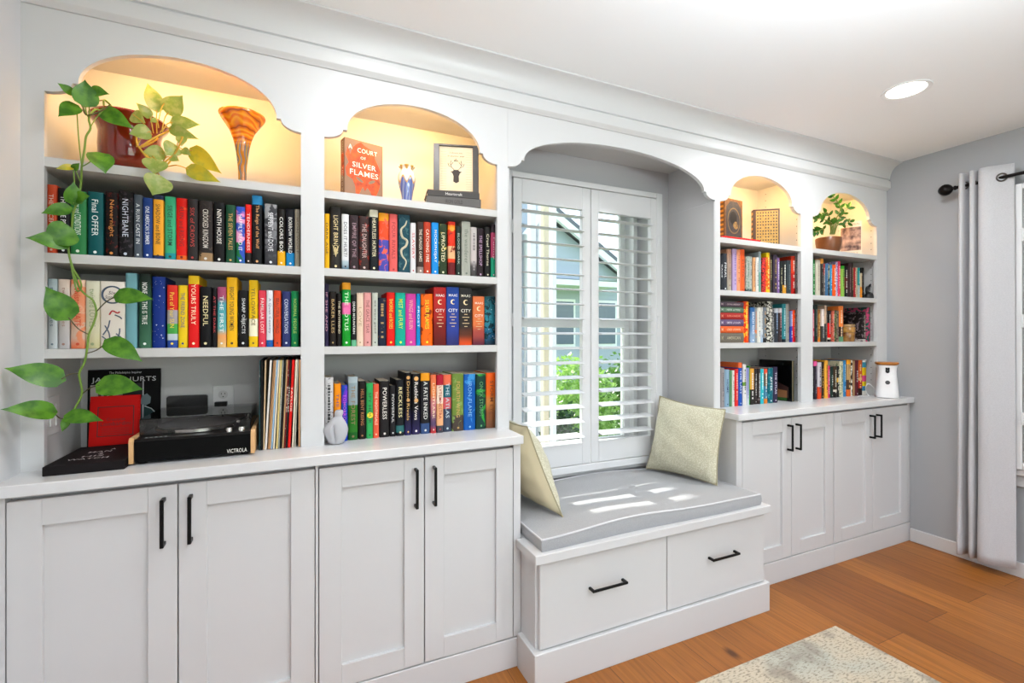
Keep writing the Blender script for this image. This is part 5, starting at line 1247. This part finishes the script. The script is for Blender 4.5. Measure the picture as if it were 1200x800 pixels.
bm = new_bm()
for i in range(8):
    for j in range(11):
        x = .024+i*(W-.042)/7; z = .022+j*.0182
        if (i % 3 != 2 or j % 3 != 2): lathe(bm, [(.0044, 0), (.0044, .0004)], 8, M=Matrix.Translation((x, -.0006, z)) @ Matrix.Rotation(PI/2, 4, 'X'))
obj('lattice_dots', bm, mat('lattice_dot', '2a1a0e', .5), t, local=True)
for k in range(7): decal('spine_ornament', t, [(-.0014, .006, .016+.030*k), (-.0014, .034, .016+.030*k), (-.0014, .034, .030+.030*k), (-.0014, .006, .030+.030*k)], MATS['bright_gold_print'])
t = thing('notebook', 'thin red notebook lying flat at the front of the top shelf', 'notebook', (2.115, 1.862, 1.8625), math.radians(1))
bm = new_bm(); box(bm, 0, .300, 0, .060, 0, .0125, .002); obj('cover', bm, mat('glossy_red_cover', 'c8141e', .25), t, local=True)

# zz plant in bowl
t = thing('potted_plant', 'green glossy leaved plant in a brown bowl, top shelf far right', 'plant', (3.155, 1.945, 1.8623))
bm = new_bm(); prof = [(.052, 0), (.060, .006), (.068, .035), (.073, .07), (.0745, .098), (.073, .101), (.070, .098), (.068, .07)]
lathe(bm, prof, 40); obj('bowl', bm, mat('turned_brown_wood', '7c4a28', .3, noise=('4c2814', 9, .8)), t, local=True, smooth=True)
bm = new_bm(); lathe(bm, [(.0675, .080), (.050, .086), (.004, .088)], 24); obj('soil', bm, mat('potting_soil', '2c1d12', 1, bump=(200, 1)), t, local=True)
LEAFG = {}
def leaf_mat(name, c1, c2, mott=None):
    m = bpy.data.materials.new(name); m.use_nodes = True
    N = m.node_tree.nodes; L = m.node_tree.links; p = N['Principled BSDF']; p.inputs['Roughness'].default_value = .35
    tc = N.new('ShaderNodeTexCoord'); n = N.new('ShaderNodeTexNoise'); n.inputs['Scale'].default_value = 30 if not mott else 45; n.inputs['Detail'].default_value = 3
    L.new(tc.outputs['Object'], n.inputs['Vector'])
    r = N.new('ShaderNodeValToRGB'); r.color_ramp.elements[0].position = .4; r.color_ramp.elements[1].position = .6 if not mott else .55
    r.color_ramp.elements[0].color = lin(c1); r.color_ramp.elements[1].color = lin(c2)
    L.new(n.outputs['Fac'], r.inputs['Fac']); L.new(r.outputs[0], p.inputs['Base Color'])
    tr = N.new('ShaderNodeBsdfTranslucent'); L.new(r.outputs[0], tr.inputs['Color'])
    mx = N.new('ShaderNodeMixShader'); mx.inputs[0].default_value = .28
    L.new(p.outputs[0], mx.inputs[1]); L.new(tr.outputs[0], mx.inputs[2]); L.new(mx.outputs[0], N['Material Output'].inputs['Surface'])
    return m
LG = leaf_mat('pothos_leaf_green', '386e0e', '5c9420'); LY = leaf_mat('pothos_leaf_yellow', 'c8b828', 'a8a834'); LV = leaf_mat('pothos_leaf_variegated', 'a8b060', '8aa044', True); LZ = leaf_mat('dark_glossy_leaf', '1a4e12', '376e1e')
STEM = mat('green_vine_stem', '6c8c30', .5); STEMB = mat('brown_petiole', '4c4420', .5); STEMY = mat('yellow_stem', 'c09424', .5)
def leaf_bm(base, tip, ratio, face, fold=.25, curl=.12, heart=True, n=10):
    base = Vector(base); tip = Vector(tip); d = tip-base; L = d.length; d.normalize()
    f = Vector(face).normalized(); s = d.cross(f).normalized(); f = s.cross(d).normalized()
    W = L*ratio/2; bm = new_bm(); G = []
    for j in range(n+1):
        v = j/n
        if heart: wv = (math.sin(PI*v**.60)**(.7 if v < .32 else .7+.55*(v-.32)/.68))*1.04 if 0 < v < 1 else 0
        else: wv = math.sin(PI*v**.85)**.8 if 0 < v < 1 else 0
        row = []
        for i in range(-3, 4):
            u = i/3
            back = -.10*L*(1-v)**4*abs(u) if heart else 0
            c = base + d*(v*L + back*(1 if v < .5 else 0)) + s*(u*W*wv) + f*(-(abs(u)**1.2)*W*wv*fold*-1 + curl*L*(math.sin(PI*v)*.5 - v*v*.5))
            row.append(bm.verts.new(c))
        G.append(row)
    for j in range(n):
        for i in range(6):
            bm.faces.new((G[j][i], G[j][i+1], G[j+1][i+1], G[j+1][i]))
    bmesh.ops.remove_doubles(bm, verts=bm.verts, dist=1e-5)
    return bm
CAM = Vector((0, 0, 1.33))
for k, s in enumerate(ZZ):
    pts = smooth_path(s, 5); bm = new_bm(); tube(bm, pts, [.0045*(1-.6*i/len(pts)) for i in range(len(pts))], 7); so = obj('stem', bm, mat('zz_stem', '5c6c28', .5), t, smooth=True)
    n = len(pts)
    for i in range(5, n, 3 if k != 3 else 4):
        p = pts[i]; dr = (pts[min(i+1, n-1)]-pts[i-1]).normalized()
        f = (CAM-p).normalized(); side = dr.cross(f).normalized()
        for sg in (1, -1):
            tip = p + (side*sg*.8 + dr*.75 + f*random.uniform(-.25, .35)).normalized()*random.uniform(.034, .046)
            obj('leaf', leaf_bm(p, tip, .46, f + side*sg*random.uniform(-.4, .4), heart=False), LZ, t, smooth='all')
    obj('leaf', leaf_bm(pts[-1], pts[-1]+(dr + Vector((random.uniform(-.3, .3), 0, .1))).normalized()*.045, .46, f, heart=False), LZ, t, smooth='all')
# magazine
t, W = facing_book('small magazine with brown painted figures standing behind the bowl plant', 3.335, 1.985, 3.398, 1.88, 1.8625, .228, .012, mat('white_magazine_cover', 'd8ccb8', .4), 'magazine', 'magazine')
decal('cover_painting', t, [(.008, -.0006, .034), (W-.004, -.0006, .034), (W-.004, -.0006, .190), (.008, -.0006, .190)], mat('brown_figure_painting', '4c2c24', .5, noise=('d0a48c', 26, .95)))
lettering('cover_lettering', 'A QUEEN', t, (W/2, -.0008, .208), (1, 0, 0), (0, 0, 1), W*.8, .018, '8c7c68')
lettering('cover_lettering', 'SLOWLY', t, (W/2, -.0008, .017), (1, 0, 0), (0, 0, 1), W*.7, .012, 'a89880')
t = thing('book', 'slim black and red book at the left end of the far right top shelf', 'book', (2.885, 1.90, 1.8625), 0)
book_parts(t, .024, .232, .12, spine_mat('book_cover_black_red', 'c', [(0, 'c01c18'), (.12, 'd8c8b0'), (.26, 'c81814'), (.42, 'd8c8b0'), (.55, '18161c')], None))

# album leaning at the right of the third bay
t = thing('picture_book', 'large black picture book with lit palace cover leaning at the bay wall', 'book', (2.712, 1.885, ZT+.0003), 0)
t.rotation_euler = (0, 0, math.radians(9))
bm = new_bm(); box(bm, 0, .004, 0, .20, 0, .248, .001); box(bm, .020, .024, 0, .20, 0, .248, .001); box(bm, .0005, .0235, .197, .20, 0, .248, .001); obj('cover', bm, mat('black_laminated_cover', '060606', .2), t, local=True)
bm = new_bm(); box(bm, .0042, .0198, .004, .196, .003, .245); obj('page_block', bm, mat('aged_tan_pages', '8c7c58', .8), t, local=True)
for nm, pts, hx in (('printed_roof', [(.190, .02), (.02, .02), (.02, .085), (.190, .165)], '2a0f0a'), ('printed_palace', [(.19, .022), (.03, .022), (.03, .065), (.08, .070), (.105, .092), (.13, .070), (.19, .062)], '8c5c38'), ('printed_lawn', [(.19, .004), (.03, .004), (.03, .024), (.19, .024)], '1c5014'), ('lit_portico', [(.09, .048), (.12, .048), (.12, .066), (.105, .075), (.09, .066)], 'f0d0a8')):
    decal(nm, t, [(-.0006-.0003*len(nm)/10, y, z) for y, z in pts], mat('cover_print_'+nm, hx, .5))

# lacquered boxes ----------------------------------------------------------------
def lacq(label, z, r, h, hx, hx2):
    m = mat('lacquer_'+hx, hx, .18, noise=(hx2, 22, .95), coat=.6)
    bm = new_bm(); lathe(bm, [(r*.96, 0), (r, .003), (r, h*.62)], 40); t = thing('lacquered_box', label, 'box', (3.365, 1.955, z), 0, 'stack of round lacquered boxes'); obj('box_body', bm, m, t, local=True, smooth=True)
    bm = new_bm(); lathe(bm, [(r*1.03, h*.63), (r*1.03, h*.9), (r*.97, h-.0008), (r*.5, h-.0004)], 40); obj('lid', bm, m, t, local=True, smooth=True)
lacq('largest round painted box at the foot of the lacquered stack', 1.2893, .047, .060, 'a87838', '5c2416')
lacq('middle round golden box of the lacquered stack', 1.3495, .049, .038, 'c89448', '8c5828')
lacq('flat round top box of the lacquered stack', 1.3877, .045, .018, 'a8825c', 'c8a468')
t = thing('painted_panel', 'black panel painted with blue and green flowers behind the lacquered boxes', 'panel', (3.28, 2.10, 1.2893), math.radians(-6))
bm = new_bm(); box(bm, 0, .215, 0, .012, 0, .218, .002); obj('panel_board', bm, mat('black_painted_board', '080a0a', .25, noise=('1c4c3c', 16, .5)), t, local=True)
decal('painted_flower', t, ellipse(.045, .15, .014, .018, -.0006), mat('painted_blue', '1c3064', .4)); decal('painted_leaf', t, [(.07, -.0006, .13), (.10, -.0006, .165), (.125, -.0006, .185), (.10, -.0006, .155)], mat('painted_grey_leaf', '6c8078', .4))

# raven ornament -------------------------------------------------------------------
t = thing('raven_ornament', 'black bird ornament at the right end of the far right shelf', 'ornament', (3.506, 1.895, 1.5773))
RB = mat('black_ornament', '0b0b0c', .45)
bm = new_bm(); lathe(bm, [(.030, 0), (.033, .006), (.031, .022), (.024, .036), (.012, .044), (.003, .046)], 32, M=Matrix.Diagonal((1.0, .8, 1, 1))); obj('body', bm, RB, t, local=True, smooth=True)
bm = new_bm(); tube(bm, smooth_path([(-.018, 0, .036), (-.026, 0, .055), (-.022, 0, .072), (-.012, 0, .078)]), [.009]*4+[.008]*4+[.008]*4+[.006], 10); obj('neck', bm, RB, t, local=True, smooth=True)
bm = leaf_bm((-.02, -.002, .076), (.022, -.004, .102), .32, (0, -1, 0), heart=False); bmesh.ops.solidify(bm, geom=bm.faces, thickness=.003); obj('wing', bm, RB, t, local=True, smooth=True)
bm = leaf_bm((-.02, .004, .058), (.020, .002, .082), .30, (0, -1, 0), heart=False); bmesh.ops.solidify(bm, geom=bm.faces, thickness=.003); obj('wing', bm, mat('grey_ornament', '58585c', .5), t, local=True, smooth=True)

# pothos ---------------------------------------------------------------------------
t = thing('trailing_plant', 'long trailing green vine plant in a glossy red pot, top shelf', 'plant', (-.512, 1.985, 1.8623))
bm = new_bm(); prof = [(.060, 0), (.064, .004), (.064, .014), (.060, .018), (.072, .030), (.083, .055), (.086, .095), (.084, .135), (.089, .158), (.102, .174), (.108, .186), (.104, .193), (.095, .188), (.086, .165), (.080, .12)]
lathe(bm, prof, 56); obj('pot', bm, mat('glossy_red_glaze', '7c1a0e', .10, coat=.8, noise=('6c140b', 6, .6)), t, local=True, smooth=True)
bm = new_bm(); lathe(bm, [(.084, .158), (.05, .166), (.004, .168)], 30); obj('soil', bm, MATS['potting_soil'], t, local=True)
vp = smooth_path([(-.52, 1.96, 2.04), (-.555, 1.90, 2.078)] + list(VINE), 4); bm = new_bm(); tube(bm, vp, .0028, 8); obj('vine', bm, STEM, t, smooth=True)
lp = smooth_path([VINE[13], (VINE[13][0]+.016, VINE[13][1]-.004, VINE[13][2]-.03), (VINE[13][0]+.020, VINE[13][1]-.004, VINE[13][2]-.055), (VINE[13][0]+.010, VINE[13][1], VINE[13][2]-.066), (VINE[13][0]+.004, VINE[13][1], VINE[13][2]-.045), VINE[12]], 4); bm = new_bm(); tube(bm, lp, .0022, 7); obj('vine_loop', bm, STEM, t, smooth=True)
lp = smooth_path([(-.555, 1.90, 2.078), (-.592, 1.86, 2.04), (-.583, 1.84, 2.0), (-.555, 1.84, 2.012), (-.53, 1.86, 2.05)], 4); bm = new_bm(); tube(bm, lp, .0022, 7); obj('vine_loop', bm, STEMB, t, smooth=True)
def nearest(P, q): return min(P, key=lambda p: (Vector(p)-Vector(q)).length)
for i, (tip, base, w, att, kind) in enumerate(LEAVES):
    b = Vector(base); f = (CAM-b).normalized() + Vector((random.uniform(-.25, .25), 0, .35))
    obj('leaf', leaf_bm(base, tip, w*1.15, f, .16, .10), LY if kind == 2 else LG, t, smooth='all')
    a = nearest(vp, att); 
    if (a-b).length > .006:
        mid = (a+b)/2 + Vector((0, -.004, -.008 if i % 2 else .006)); bm = new_bm(); tube(bm, smooth_path([a, mid, b], 4), .0016, 6); obj('petiole', bm, STEMB if i > 10 else STEM, t, smooth=True)
for s in VSTEMS:
    bm = new_bm(); tube(bm, smooth_path(s, 4), .0028, 7); obj('stem', bm, STEMY, t, smooth=True)
for i, (tip, base, w, att, kind) in enumerate(VLEAVES):
    b = Vector(base); f = (CAM-b).normalized() + Vector((random.uniform(-.35, .35), 0, random.uniform(-.1, .5)))
    yel = i in (12, 13)
    obj('leaf', leaf_bm(base, tip, w*1.15, f, .14, .10), LY if yel else LV, t, smooth='all')
    a = Vector(att); bm = new_bm(); tube(bm, smooth_path([a, (a+b)/2+Vector((0, -.006, .008)), b], 4), .0016, 6); obj('petiole', bm, STEMY, t, smooth=True)

# pet camera -------------------------------------------------------------------------
t = thing('pet_camera', 'white pet camera with wooden lid standing on the right countertop', 'pet camera', (3.476, 1.775, ZT+.0003), math.radians(-58))
PW = mat('white_gloss_plastic', 'e6e6e8', .3)
def sq(a, z):
    n = 3.2; return 1/((abs(math.cos(a))**n+abs(math.sin(a))**n)**(1/n))
bm = new_bm(); lathe(bm, [(.058, 0), (.0605, .002)], 64, fn=sq); obj('base_ring', bm, GB, t, local=True, smooth=True)
bm = new_bm(); lathe(bm, [(.0605, .0022), (.062, .006), (.060, .04), (.056, .09), (.0515, .14), (.0495, .165), (.050, .185), (.0535, .202), (.0555, .209)], 64, fn=sq); obj('body', bm, PW, t, local=True, smooth=True)
bm = new_bm(); lathe(bm, [(.048, .2092), (.052, .2096), (.053, .214), (.0605, .215), (.0615, .218), (.0615, .226), (.060, .2275)], 64, fn=sq); obj('lid', bm, mat('bamboo_lid', 'b8742c', .4, noise=('8c5018', 40, .6)), t, local=True, smooth=True)
bm = new_bm(); prism(bm, rrect(.021, .046, .010), -.0520, -.047, Matrix.Translation((0, 0, .183))); ob = obj('camera_window', bm, mat('gloss_black_lens', '050505', .1), t, local=True)
for zz in (.193, .177):
    bm = new_bm(); lathe(bm, [(.003, 0), (.003, .0006)], 12, M=Matrix.Translation((0, -.0521, zz)) @ Matrix.Rotation(PI/2, 4, 'X')); obj('lens', bm, mat('grey_lens', '787878', .2), ob, local=True)
bm = new_bm(); lathe(bm, [(.0125, 0), (.0125, .003)], 28, M=Matrix.Translation((0, -.0543, .10)) @ Matrix.Rotation(PI/2, 4, 'X')); obj('treat_opening', bm, mat('dark_grey_rubber', '4c4c4e', .6), t, local=True)
bm = new_bm(); tube(bm, smooth_path([(3.43, 1.815, ZT+.05), (3.400, 1.84, ZT+.085), (3.375, 1.845, ZT+.06), (3.385, 1.84, ZT+.02), (3.41, 1.845, ZT+.004), (3.36, 1.87, ZT+.003), (3.30, 1.85, ZT+.003)], 6), .0016, 7); obj('cable', bm, mat('white_cable', 'e4e4e4', .4), t, smooth=True)

# curtain and rod ---------------------------------------------------------------------
t = thing('curtain_rod', 'dark bronze curtain rod with pear shaped finial on the right wall', 'curtain rod', (3.54, .6, 2.202))
bm = new_bm(); tube(bm, [(3.54, 1.45, 2.202), (3.54, -.45, 2.202)], .0095, 16); obj('rod', bm, BRONZE, t, smooth=True)
bm = new_bm(); MM = Matrix.Translation((3.54, 1.445, 2.202)) @ Matrix.Rotation(-PI/2, 4, 'X')
lathe(bm, [(.010, 0), (.013, .004), (.013, .010), (.008, .014), (.010, .018), (.020, .024), (.030, .036), (.0345, .050), (.032, .064), (.024, .076), (.015, .083), (.008, .087), (.003, .089)], 28, M=MM); obj('finial', bm, BRONZE, t, smooth=True)
for yy in (1.13, -.35):
    bm = new_bm(); tube(bm, [(3.54, yy, 2.190), (3.585, yy, 2.185), (3.629, yy, 2.185)], .006, 10); box(bm, 3.622, 3.6299, yy-.014, yy+.014, 2.162, 2.23, .002); obj('bracket', bm, BRONZE, t, smooth=True)
t = thing('curtain', 'light grey grommet curtain hanging from the rod beside the window', 'curtain', (3.54, 1.30, .05))
CUR = mat('light_grey_linen', 'c2c1c4', .95, noise=('b2b1b4', 180, .5), bump=(420, .5), sheen=.15)
path = smooth_path([(3.600, 1.432, 0), (3.565, 1.442, 0), (3.515, 1.425, 0), (3.512, 1.408, 0), (3.560, 1.398, 0), (3.598, 1.390, 0), (3.560, 1.384, 0), (3.512, 1.376, 0), (3.510, 1.358, 0), (3.560, 1.352, 0), (3.602, 1.350, 0), (3.575, 1.346, 0), (3.530, 1.344, 0), (3.505, 1.325, 0), (3.510, 1.290, 0), (3.536, 1.252, 0), (3.562, 1.205, 0)], 5)
bm = new_bm(); G = []; nz = 44
for j in range(nz+1):
    z = .058 + (2.272-.058)*j/nz; fl = 1+.22*(1-j/nz)**2
    row = []
    for i, p in enumerate(path):
        q = 1+ .10*math.sin(j*.35+i*.12)*(1-j/nz)
        row.append(bm.verts.new((min(3.612 if p.y > 1.24 else 3.568, 3.555+(p.x-3.555)*fl*q), 1.33+(p.y-1.33)*(1+.06*(1-j/nz)), z)))
    G.append(row)
for j in range(nz):
    for i in range(len(path)-1): bm.faces.new((G[j][i], G[j][i+1], G[j+1][i+1], G[j+1][i]))
bmesh.ops.recalc_face_normals(bm, faces=bm.faces)
bmesh.ops.solidify(bm, geom=bm.faces, thickness=.0022); obj('cloth', bm, CUR, t, smooth='all')
for py, tx, ty in ((1.412, .5, -.85), (1.372, .5, .85), (1.249, .50, -.866)):
    bm = new_bm(); s = -.0035 if ty < 0 else 0
    tube(bm, [(3.538 + tx*.0205*math.cos(2*PI*k/24)*.9 + s, py + ty*.0205*math.cos(2*PI*k/24) + s*.6, 2.202+.0205*math.sin(2*PI*k/24)) for k in range(25)], .0042, 8)
    obj('grommet', bm, mat('dull_nickel', '5c5856', .35, 1), t, smooth=True)

# ------------------------------------------------------------------ outdoors
def grass_mat():
    return mat('lawn_grass', '6c8c40', 1, noise=('8fae5c', 6, .8), bump=(80, .8))
GZ = -.45
bm = new_bm(); box(bm, -40, 60, -40, 70, GZ-.3, GZ); o = obj('ground', bm, grass_mat()); o['kind'] = 'structure'
bm = new_bm(); box(bm, -40, 60, 15, 22, GZ, GZ+.02); o = obj('street', bm, mat('pale_asphalt', '9a9ca4', .9)); o['kind'] = 'structure'
bm = new_bm(); box(bm, -1, 7, YB+.26, 4.5, GZ, -.02); o = obj('porch_slab', bm, mat('porch_concrete', 'b8b4ac', .9)); o['kind'] = 'structure'
SID = mat('pale_blue_grey_siding', 'a9b4bf', .7); TRW = mat('white_exterior_trim', 'eceeee', .5); SHG = mat('grey_roof_shingles', '6c7078', .9, bump=(30, 1))
def siding_wall(t, x0, x1, y, z0, z1, name='siding_wall'):
    bm = new_bm(); n = int((z1-z0)/.14)
    for k in range(n):
        z = z0+k*(z1-z0)/n; dz = (z1-z0)/n
        A = [bm.verts.new(p) for p in ((x0, y-.018, z), (x1, y-.018, z), (x1, y-.004, z+dz), (x0, y-.004, z+dz))]; bm.faces.new(A)
        B = [bm.verts.new(p) for p in ((x0, y, z), (x1, y, z), (x1, y-.018, z), (x0, y-.018, z))]; bm.faces.new(B)
    box(bm, x0, x1, y, y+.2, z0, z1)
    return obj(name, bm, SID, t)
t = thing('house_wing', 'pale grey sided house wing with white corner board seen through the shutter', 'house', (2.4, 5.0, GZ))
siding_wall(t, 1.2, 2.60, 5.0, GZ, 4.19); bm = new_bm(); box(bm, -3, 2.9, 4.8, 6.8, 4.2, 4.36, .01); obj('sun_blocker', bm, TRW, t); bm = new_bm(); box(bm, 2.60, 2.78, 4.95, 5.25, GZ, 4.19, .01); obj('corner_board', bm, TRW, t)  # slab above the view, added to keep sun off the room floor
bm = new_bm(); tube(bm, [(2.42, 4.93, GZ), (2.42, 4.93, 2.5), (2.60, 4.90, 2.75)], .045, 12); obj('downspout', bm, TRW, t, smooth=True)
t = thing('neighbor_house', 'grey neighbouring house with white gable trim across the street', 'house', (9, 12, GZ))
siding_wall(t, 3.2, 9.3, 12.0, GZ, 3.0); 
bm = new_bm(); prism(bm, [(3.2, 3.0), (9.3, 3.0), (6.2, 4.9)], 11.9, 17); obj('gable', bm, SID, t)
bm = new_bm()
for a, b in (((2.6, 2.75), (6.2, 5.0)), ((6.2, 5.0), (9.8, 2.75))):
    prism(bm, [a, b, (b[0], b[1]+.28), (a[0], a[1]+.28)], 11.6, 17.2)
obj('roof', bm, SHG, t)
bm = new_bm()
for a, b in (((2.6, 2.6), (6.2, 4.85)), ((6.2, 4.85), (9.8, 2.6))):
    prism(bm, [a, b, (b[0], b[1]+.22), (a[0], a[1]+.22)], 11.5, 11.62)
obj('gable_trim', bm, TRW, t)
for x in (4.4, 6.6, 8.1):
    bm = new_bm(); box(bm, x, x+.9, 11.93, 11.985, 1.0, 2.4); w = obj('house_window', bm, TRW, t)
    bm = new_bm(); box(bm, x+.08, x+.82, 11.90, 11.925, 1.08, 2.32); obj('window_pane', bm, mat('distant_window_glass', '5c6c7c', .1), w)
bm = new_bm(); box(bm, 5.2, 8.4, 11.0, 11.98, 2.7, 2.85); obj('porch_roof', bm, TRW, t)
t = thing('yard_fence', 'pale cream board fence outside the right hand window', 'fence', (6.2, 0, GZ))
bm = new_bm()
for k in range(60): box(bm, 6.2, 6.23, -5+k*.16, -5+k*.16+.15, GZ, 2.1, .004)
obj('fence_boards', bm, mat('cream_fence_paint', 'd8d6c4', .7), t)
for k in range(5): bm = new_bm(); box(bm, 6.235, 6.33, -4.9+k*2.3, -4.8+k*2.3, GZ, 2.15, .005); obj('fence_post', bm, MATS['cream_fence_paint'], t)
def post(x, y, w, m, lab):
    t = thing('porch_post', lab, 'post', (x, y, -.02), 0, 'posts of the porch outside the window')
    bm = new_bm(); box(bm, x-w/2, x+w/2, y-w/2, y+w/2, .1, 2.9, .006); obj('shaft', bm, m, t)
    bm = new_bm(); box(bm, x-w*.7, x+w*.7, y-w*.7, y+w*.7, -.0195, .0995, .006); obj('post_base', bm, m, t)
CREAM = mat('cream_exterior_paint', 'dccfb0', .6)
post(1.75, 3.45, .056, TRW, 'slim white porch post outside the left shutter panel'); post(2.035, 3.75, .06, CREAM, 'cream porch post between two white ones outside')
post(2.29, 4.05, .05, TRW, 'thicker white porch post outside nearest the shutter middle stile')
# porch rail beam
t = thing('porch_beam', 'white horizontal porch beam outside the window', 'beam', (2.5, 3.9, 2.9)); bm = new_bm(); box(bm, 1.0, 2.9, 3.38, 3.55, 2.9, 3.1, .01); obj('beam', bm, TRW, t)
# shrubs
BUSH = [leaf_mat('shrub_leaf_mid', '3f6a26', '64913a'), leaf_mat('shrub_leaf_light', '7fae48', 'a8cc70'), leaf_mat('shrub_leaf_dark', '26482a', '3c6a30')]
def shrub(x, y, z, rx, ry, rz, n, ls, m, lab, name='shrub', trunk=0):
    t = thing(name, lab, 'tree' if trunk else 'shrub', (x, y, z), 0, 'shrubs and trees outside the window')
    rnd = random.Random(int(x*100+y*10)); bm = new_bm()
    for k in range(n):
        a = rnd.uniform(0, 2*PI); c = rnd.uniform(-1, 1); rr = rnd.uniform(.55, 1.0)*(1+.12*math.sin(5*a))
        s = math.sqrt(1-c*c); p = Vector((x+rx*rr*s*math.cos(a), y+ry*rr*s*math.sin(a), z+trunk+rz+rz*rr*c))
        q = Euler((rnd.uniform(-1.2, 1.2), rnd.uniform(-1.2, 1.2), rnd.uniform(0, 6))).to_matrix()
        L = ls*rnd.uniform(.7, 1.3)
        vs = [bm.verts.new(p + q @ Vector(v)) for v in ((0, 0, 0), (L*.3, L*.5, 0), (0, L, L*.15), (-L*.3, L*.5, 0))]
        bm.faces.new((vs[0], vs[1], vs[2])); bm.faces.new((vs[0], vs[2], vs[3]))
    f = obj('foliage', bm, m, t)
    bm = new_bm()
    for k in range(5):
        a = k*1.26; tube(bm, [(x, y, z), (x+rx*.2*math.cos(a), y+ry*.2*math.sin(a), z+trunk+rz*.4), (x+rx*.6*math.cos(a), y+ry*.6*math.sin(a), z+trunk+rz*1.2)], [.03+trunk*.03, .02+trunk*.02, .006], 6)
    obj('branches', bm, mat('brown_bark', '5c4a38', .9), t)
shrub(2.62, 4.45, GZ, .20, .20, .52, 900, .075, BUSH[2], 'dark leafy shrub close outside the left shutter panel')
shrub(3.30, 5.2, GZ, .50, .5, .78, 2200, .085, BUSH[1], 'bright green leafy shrub outside the middle of the window')
shrub(4.50, 5.4, GZ, .62, .55, .85, 2400, .09, BUSH[0], 'mid green leafy shrub outside the right shutter panel')
shrub(2.45, 6.9, GZ, .5, .5, .75, 700, .10, BUSH[2], 'dark evergreen shrub behind the porch posts')
shrub(6.6, 9.0, GZ, .9, .8, .5, 900, .14, BUSH[0], 'low round hedge shrub on the lawn')
shrub(7.0, 26, GZ, 2.6, 2.6, 2.4, 1800, .42, BUSH[0], 'tall green tree beyond the street', 'tree', 1.8)
shrub(19.5, 25, GZ, 3.5, 2.6, 2.2, 1800, .42, BUSH[2], 'wide dark green tree beyond the street on the right', 'tree', 1.5)
shrub(13.0, 24, GZ, 2.2, 2.2, 2.0, 1300, .38, BUSH[2], 'rounded green tree between two larger ones beyond the street', 'tree', 1.4)
t = thing('hedge_planter', 'low white planter box under the shrubs outside', 'planter', (3.6, 4.4, GZ)); bm = new_bm(); box(bm, 3.0, 4.6, 4.42, 4.55, GZ, .10, .01); obj('planter_wall', bm, mat('pale_stone', 'c8c8c0', .9), t)

# ------------------------------------------------------------------ light
wd = bpy.data.worlds.new('sky'); scene.world = wd; wd.use_nodes = True
N = wd.node_tree.nodes; L = wd.node_tree.links; bg = N['Background']
sky = N.new('ShaderNodeTexSky'); sky.sky_type = 'NISHITA'; sky.sun_disc = False; sky.sun_elevation = math.radians(48); sky.sun_rotation = math.radians(-40); sky.air_density = 1.0; sky.dust_density = 1.5; sky.ozone_density = 1.5
hs = N.new('ShaderNodeHueSaturation'); hs.inputs['Saturation'].default_value = .55; L.new(sky.outputs[0], hs.inputs['Color']); L.new(hs.outputs[0], bg.inputs['Color']); bg.inputs['Strength'].default_value = .62
sun = bpy.data.lights.new('sun', 'SUN'); sun.energy = 11; sun.angle = math.radians(1.5); sun.color = (1, .96, .9)
so = bpy.data.objects.new('sun', sun); COL.objects.link(so); d = Vector((.12, -.82, -.574)); so.rotation_euler = d.to_track_quat('-Z', 'Y').to_euler()
# daylight lamp added outside the unseen rear window to brighten the room
def fill_light(loc, rot, sx, sy, e):
    la = bpy.data.lights.new('rear_fill_light', 'AREA'); la.shape = 'RECTANGLE'; la.size = sx; la.size_y = sy; la.energy = e; la.color = (.93, .96, 1)
    o = bpy.data.objects.new('rear_fill_light', la); COL.objects.link(o); o.location = loc; o.rotation_euler = rot
fill_light((1.5, YF-.22, 1.3), (PI/2, 0, 0), 2.8, 1.85, 46)
# bodiless lamp added above the view to brighten the ceiling
la = bpy.data.lights.new('ceiling_fill_light', 'AREA'); la.shape = 'DISK'; la.size = .7; la.energy = 46; la.color = (.84, .92, 1)
lo = bpy.data.objects.new('ceiling_fill_light', la); COL.objects.link(lo); lo.location = (1.15, .05, 1.80); lo.rotation_euler = (PI, 0, 0)

# ------------------------------------------------------------------ camera
cam = bpy.data.cameras.new('camera'); co = bpy.data.objects.new('camera', cam); COL.objects.link(co)
co.location = (0, 0, 1.33); co.rotation_euler = (PI/2, 0, -math.radians(24.5))
cam.sensor_fit = 'HORIZONTAL'; cam.sensor_width = 36; cam.lens = 553/1200*36; cam.shift_y = -7/1200; cam.clip_start = .05; cam.clip_end = 300
scene.camera = co
vs = scene.view_settings; vs.view_transform = 'Standard'; vs.look = 'None'; vs.gamma = 1; vs.use_curve_mapping = False; vs.exposure = .09
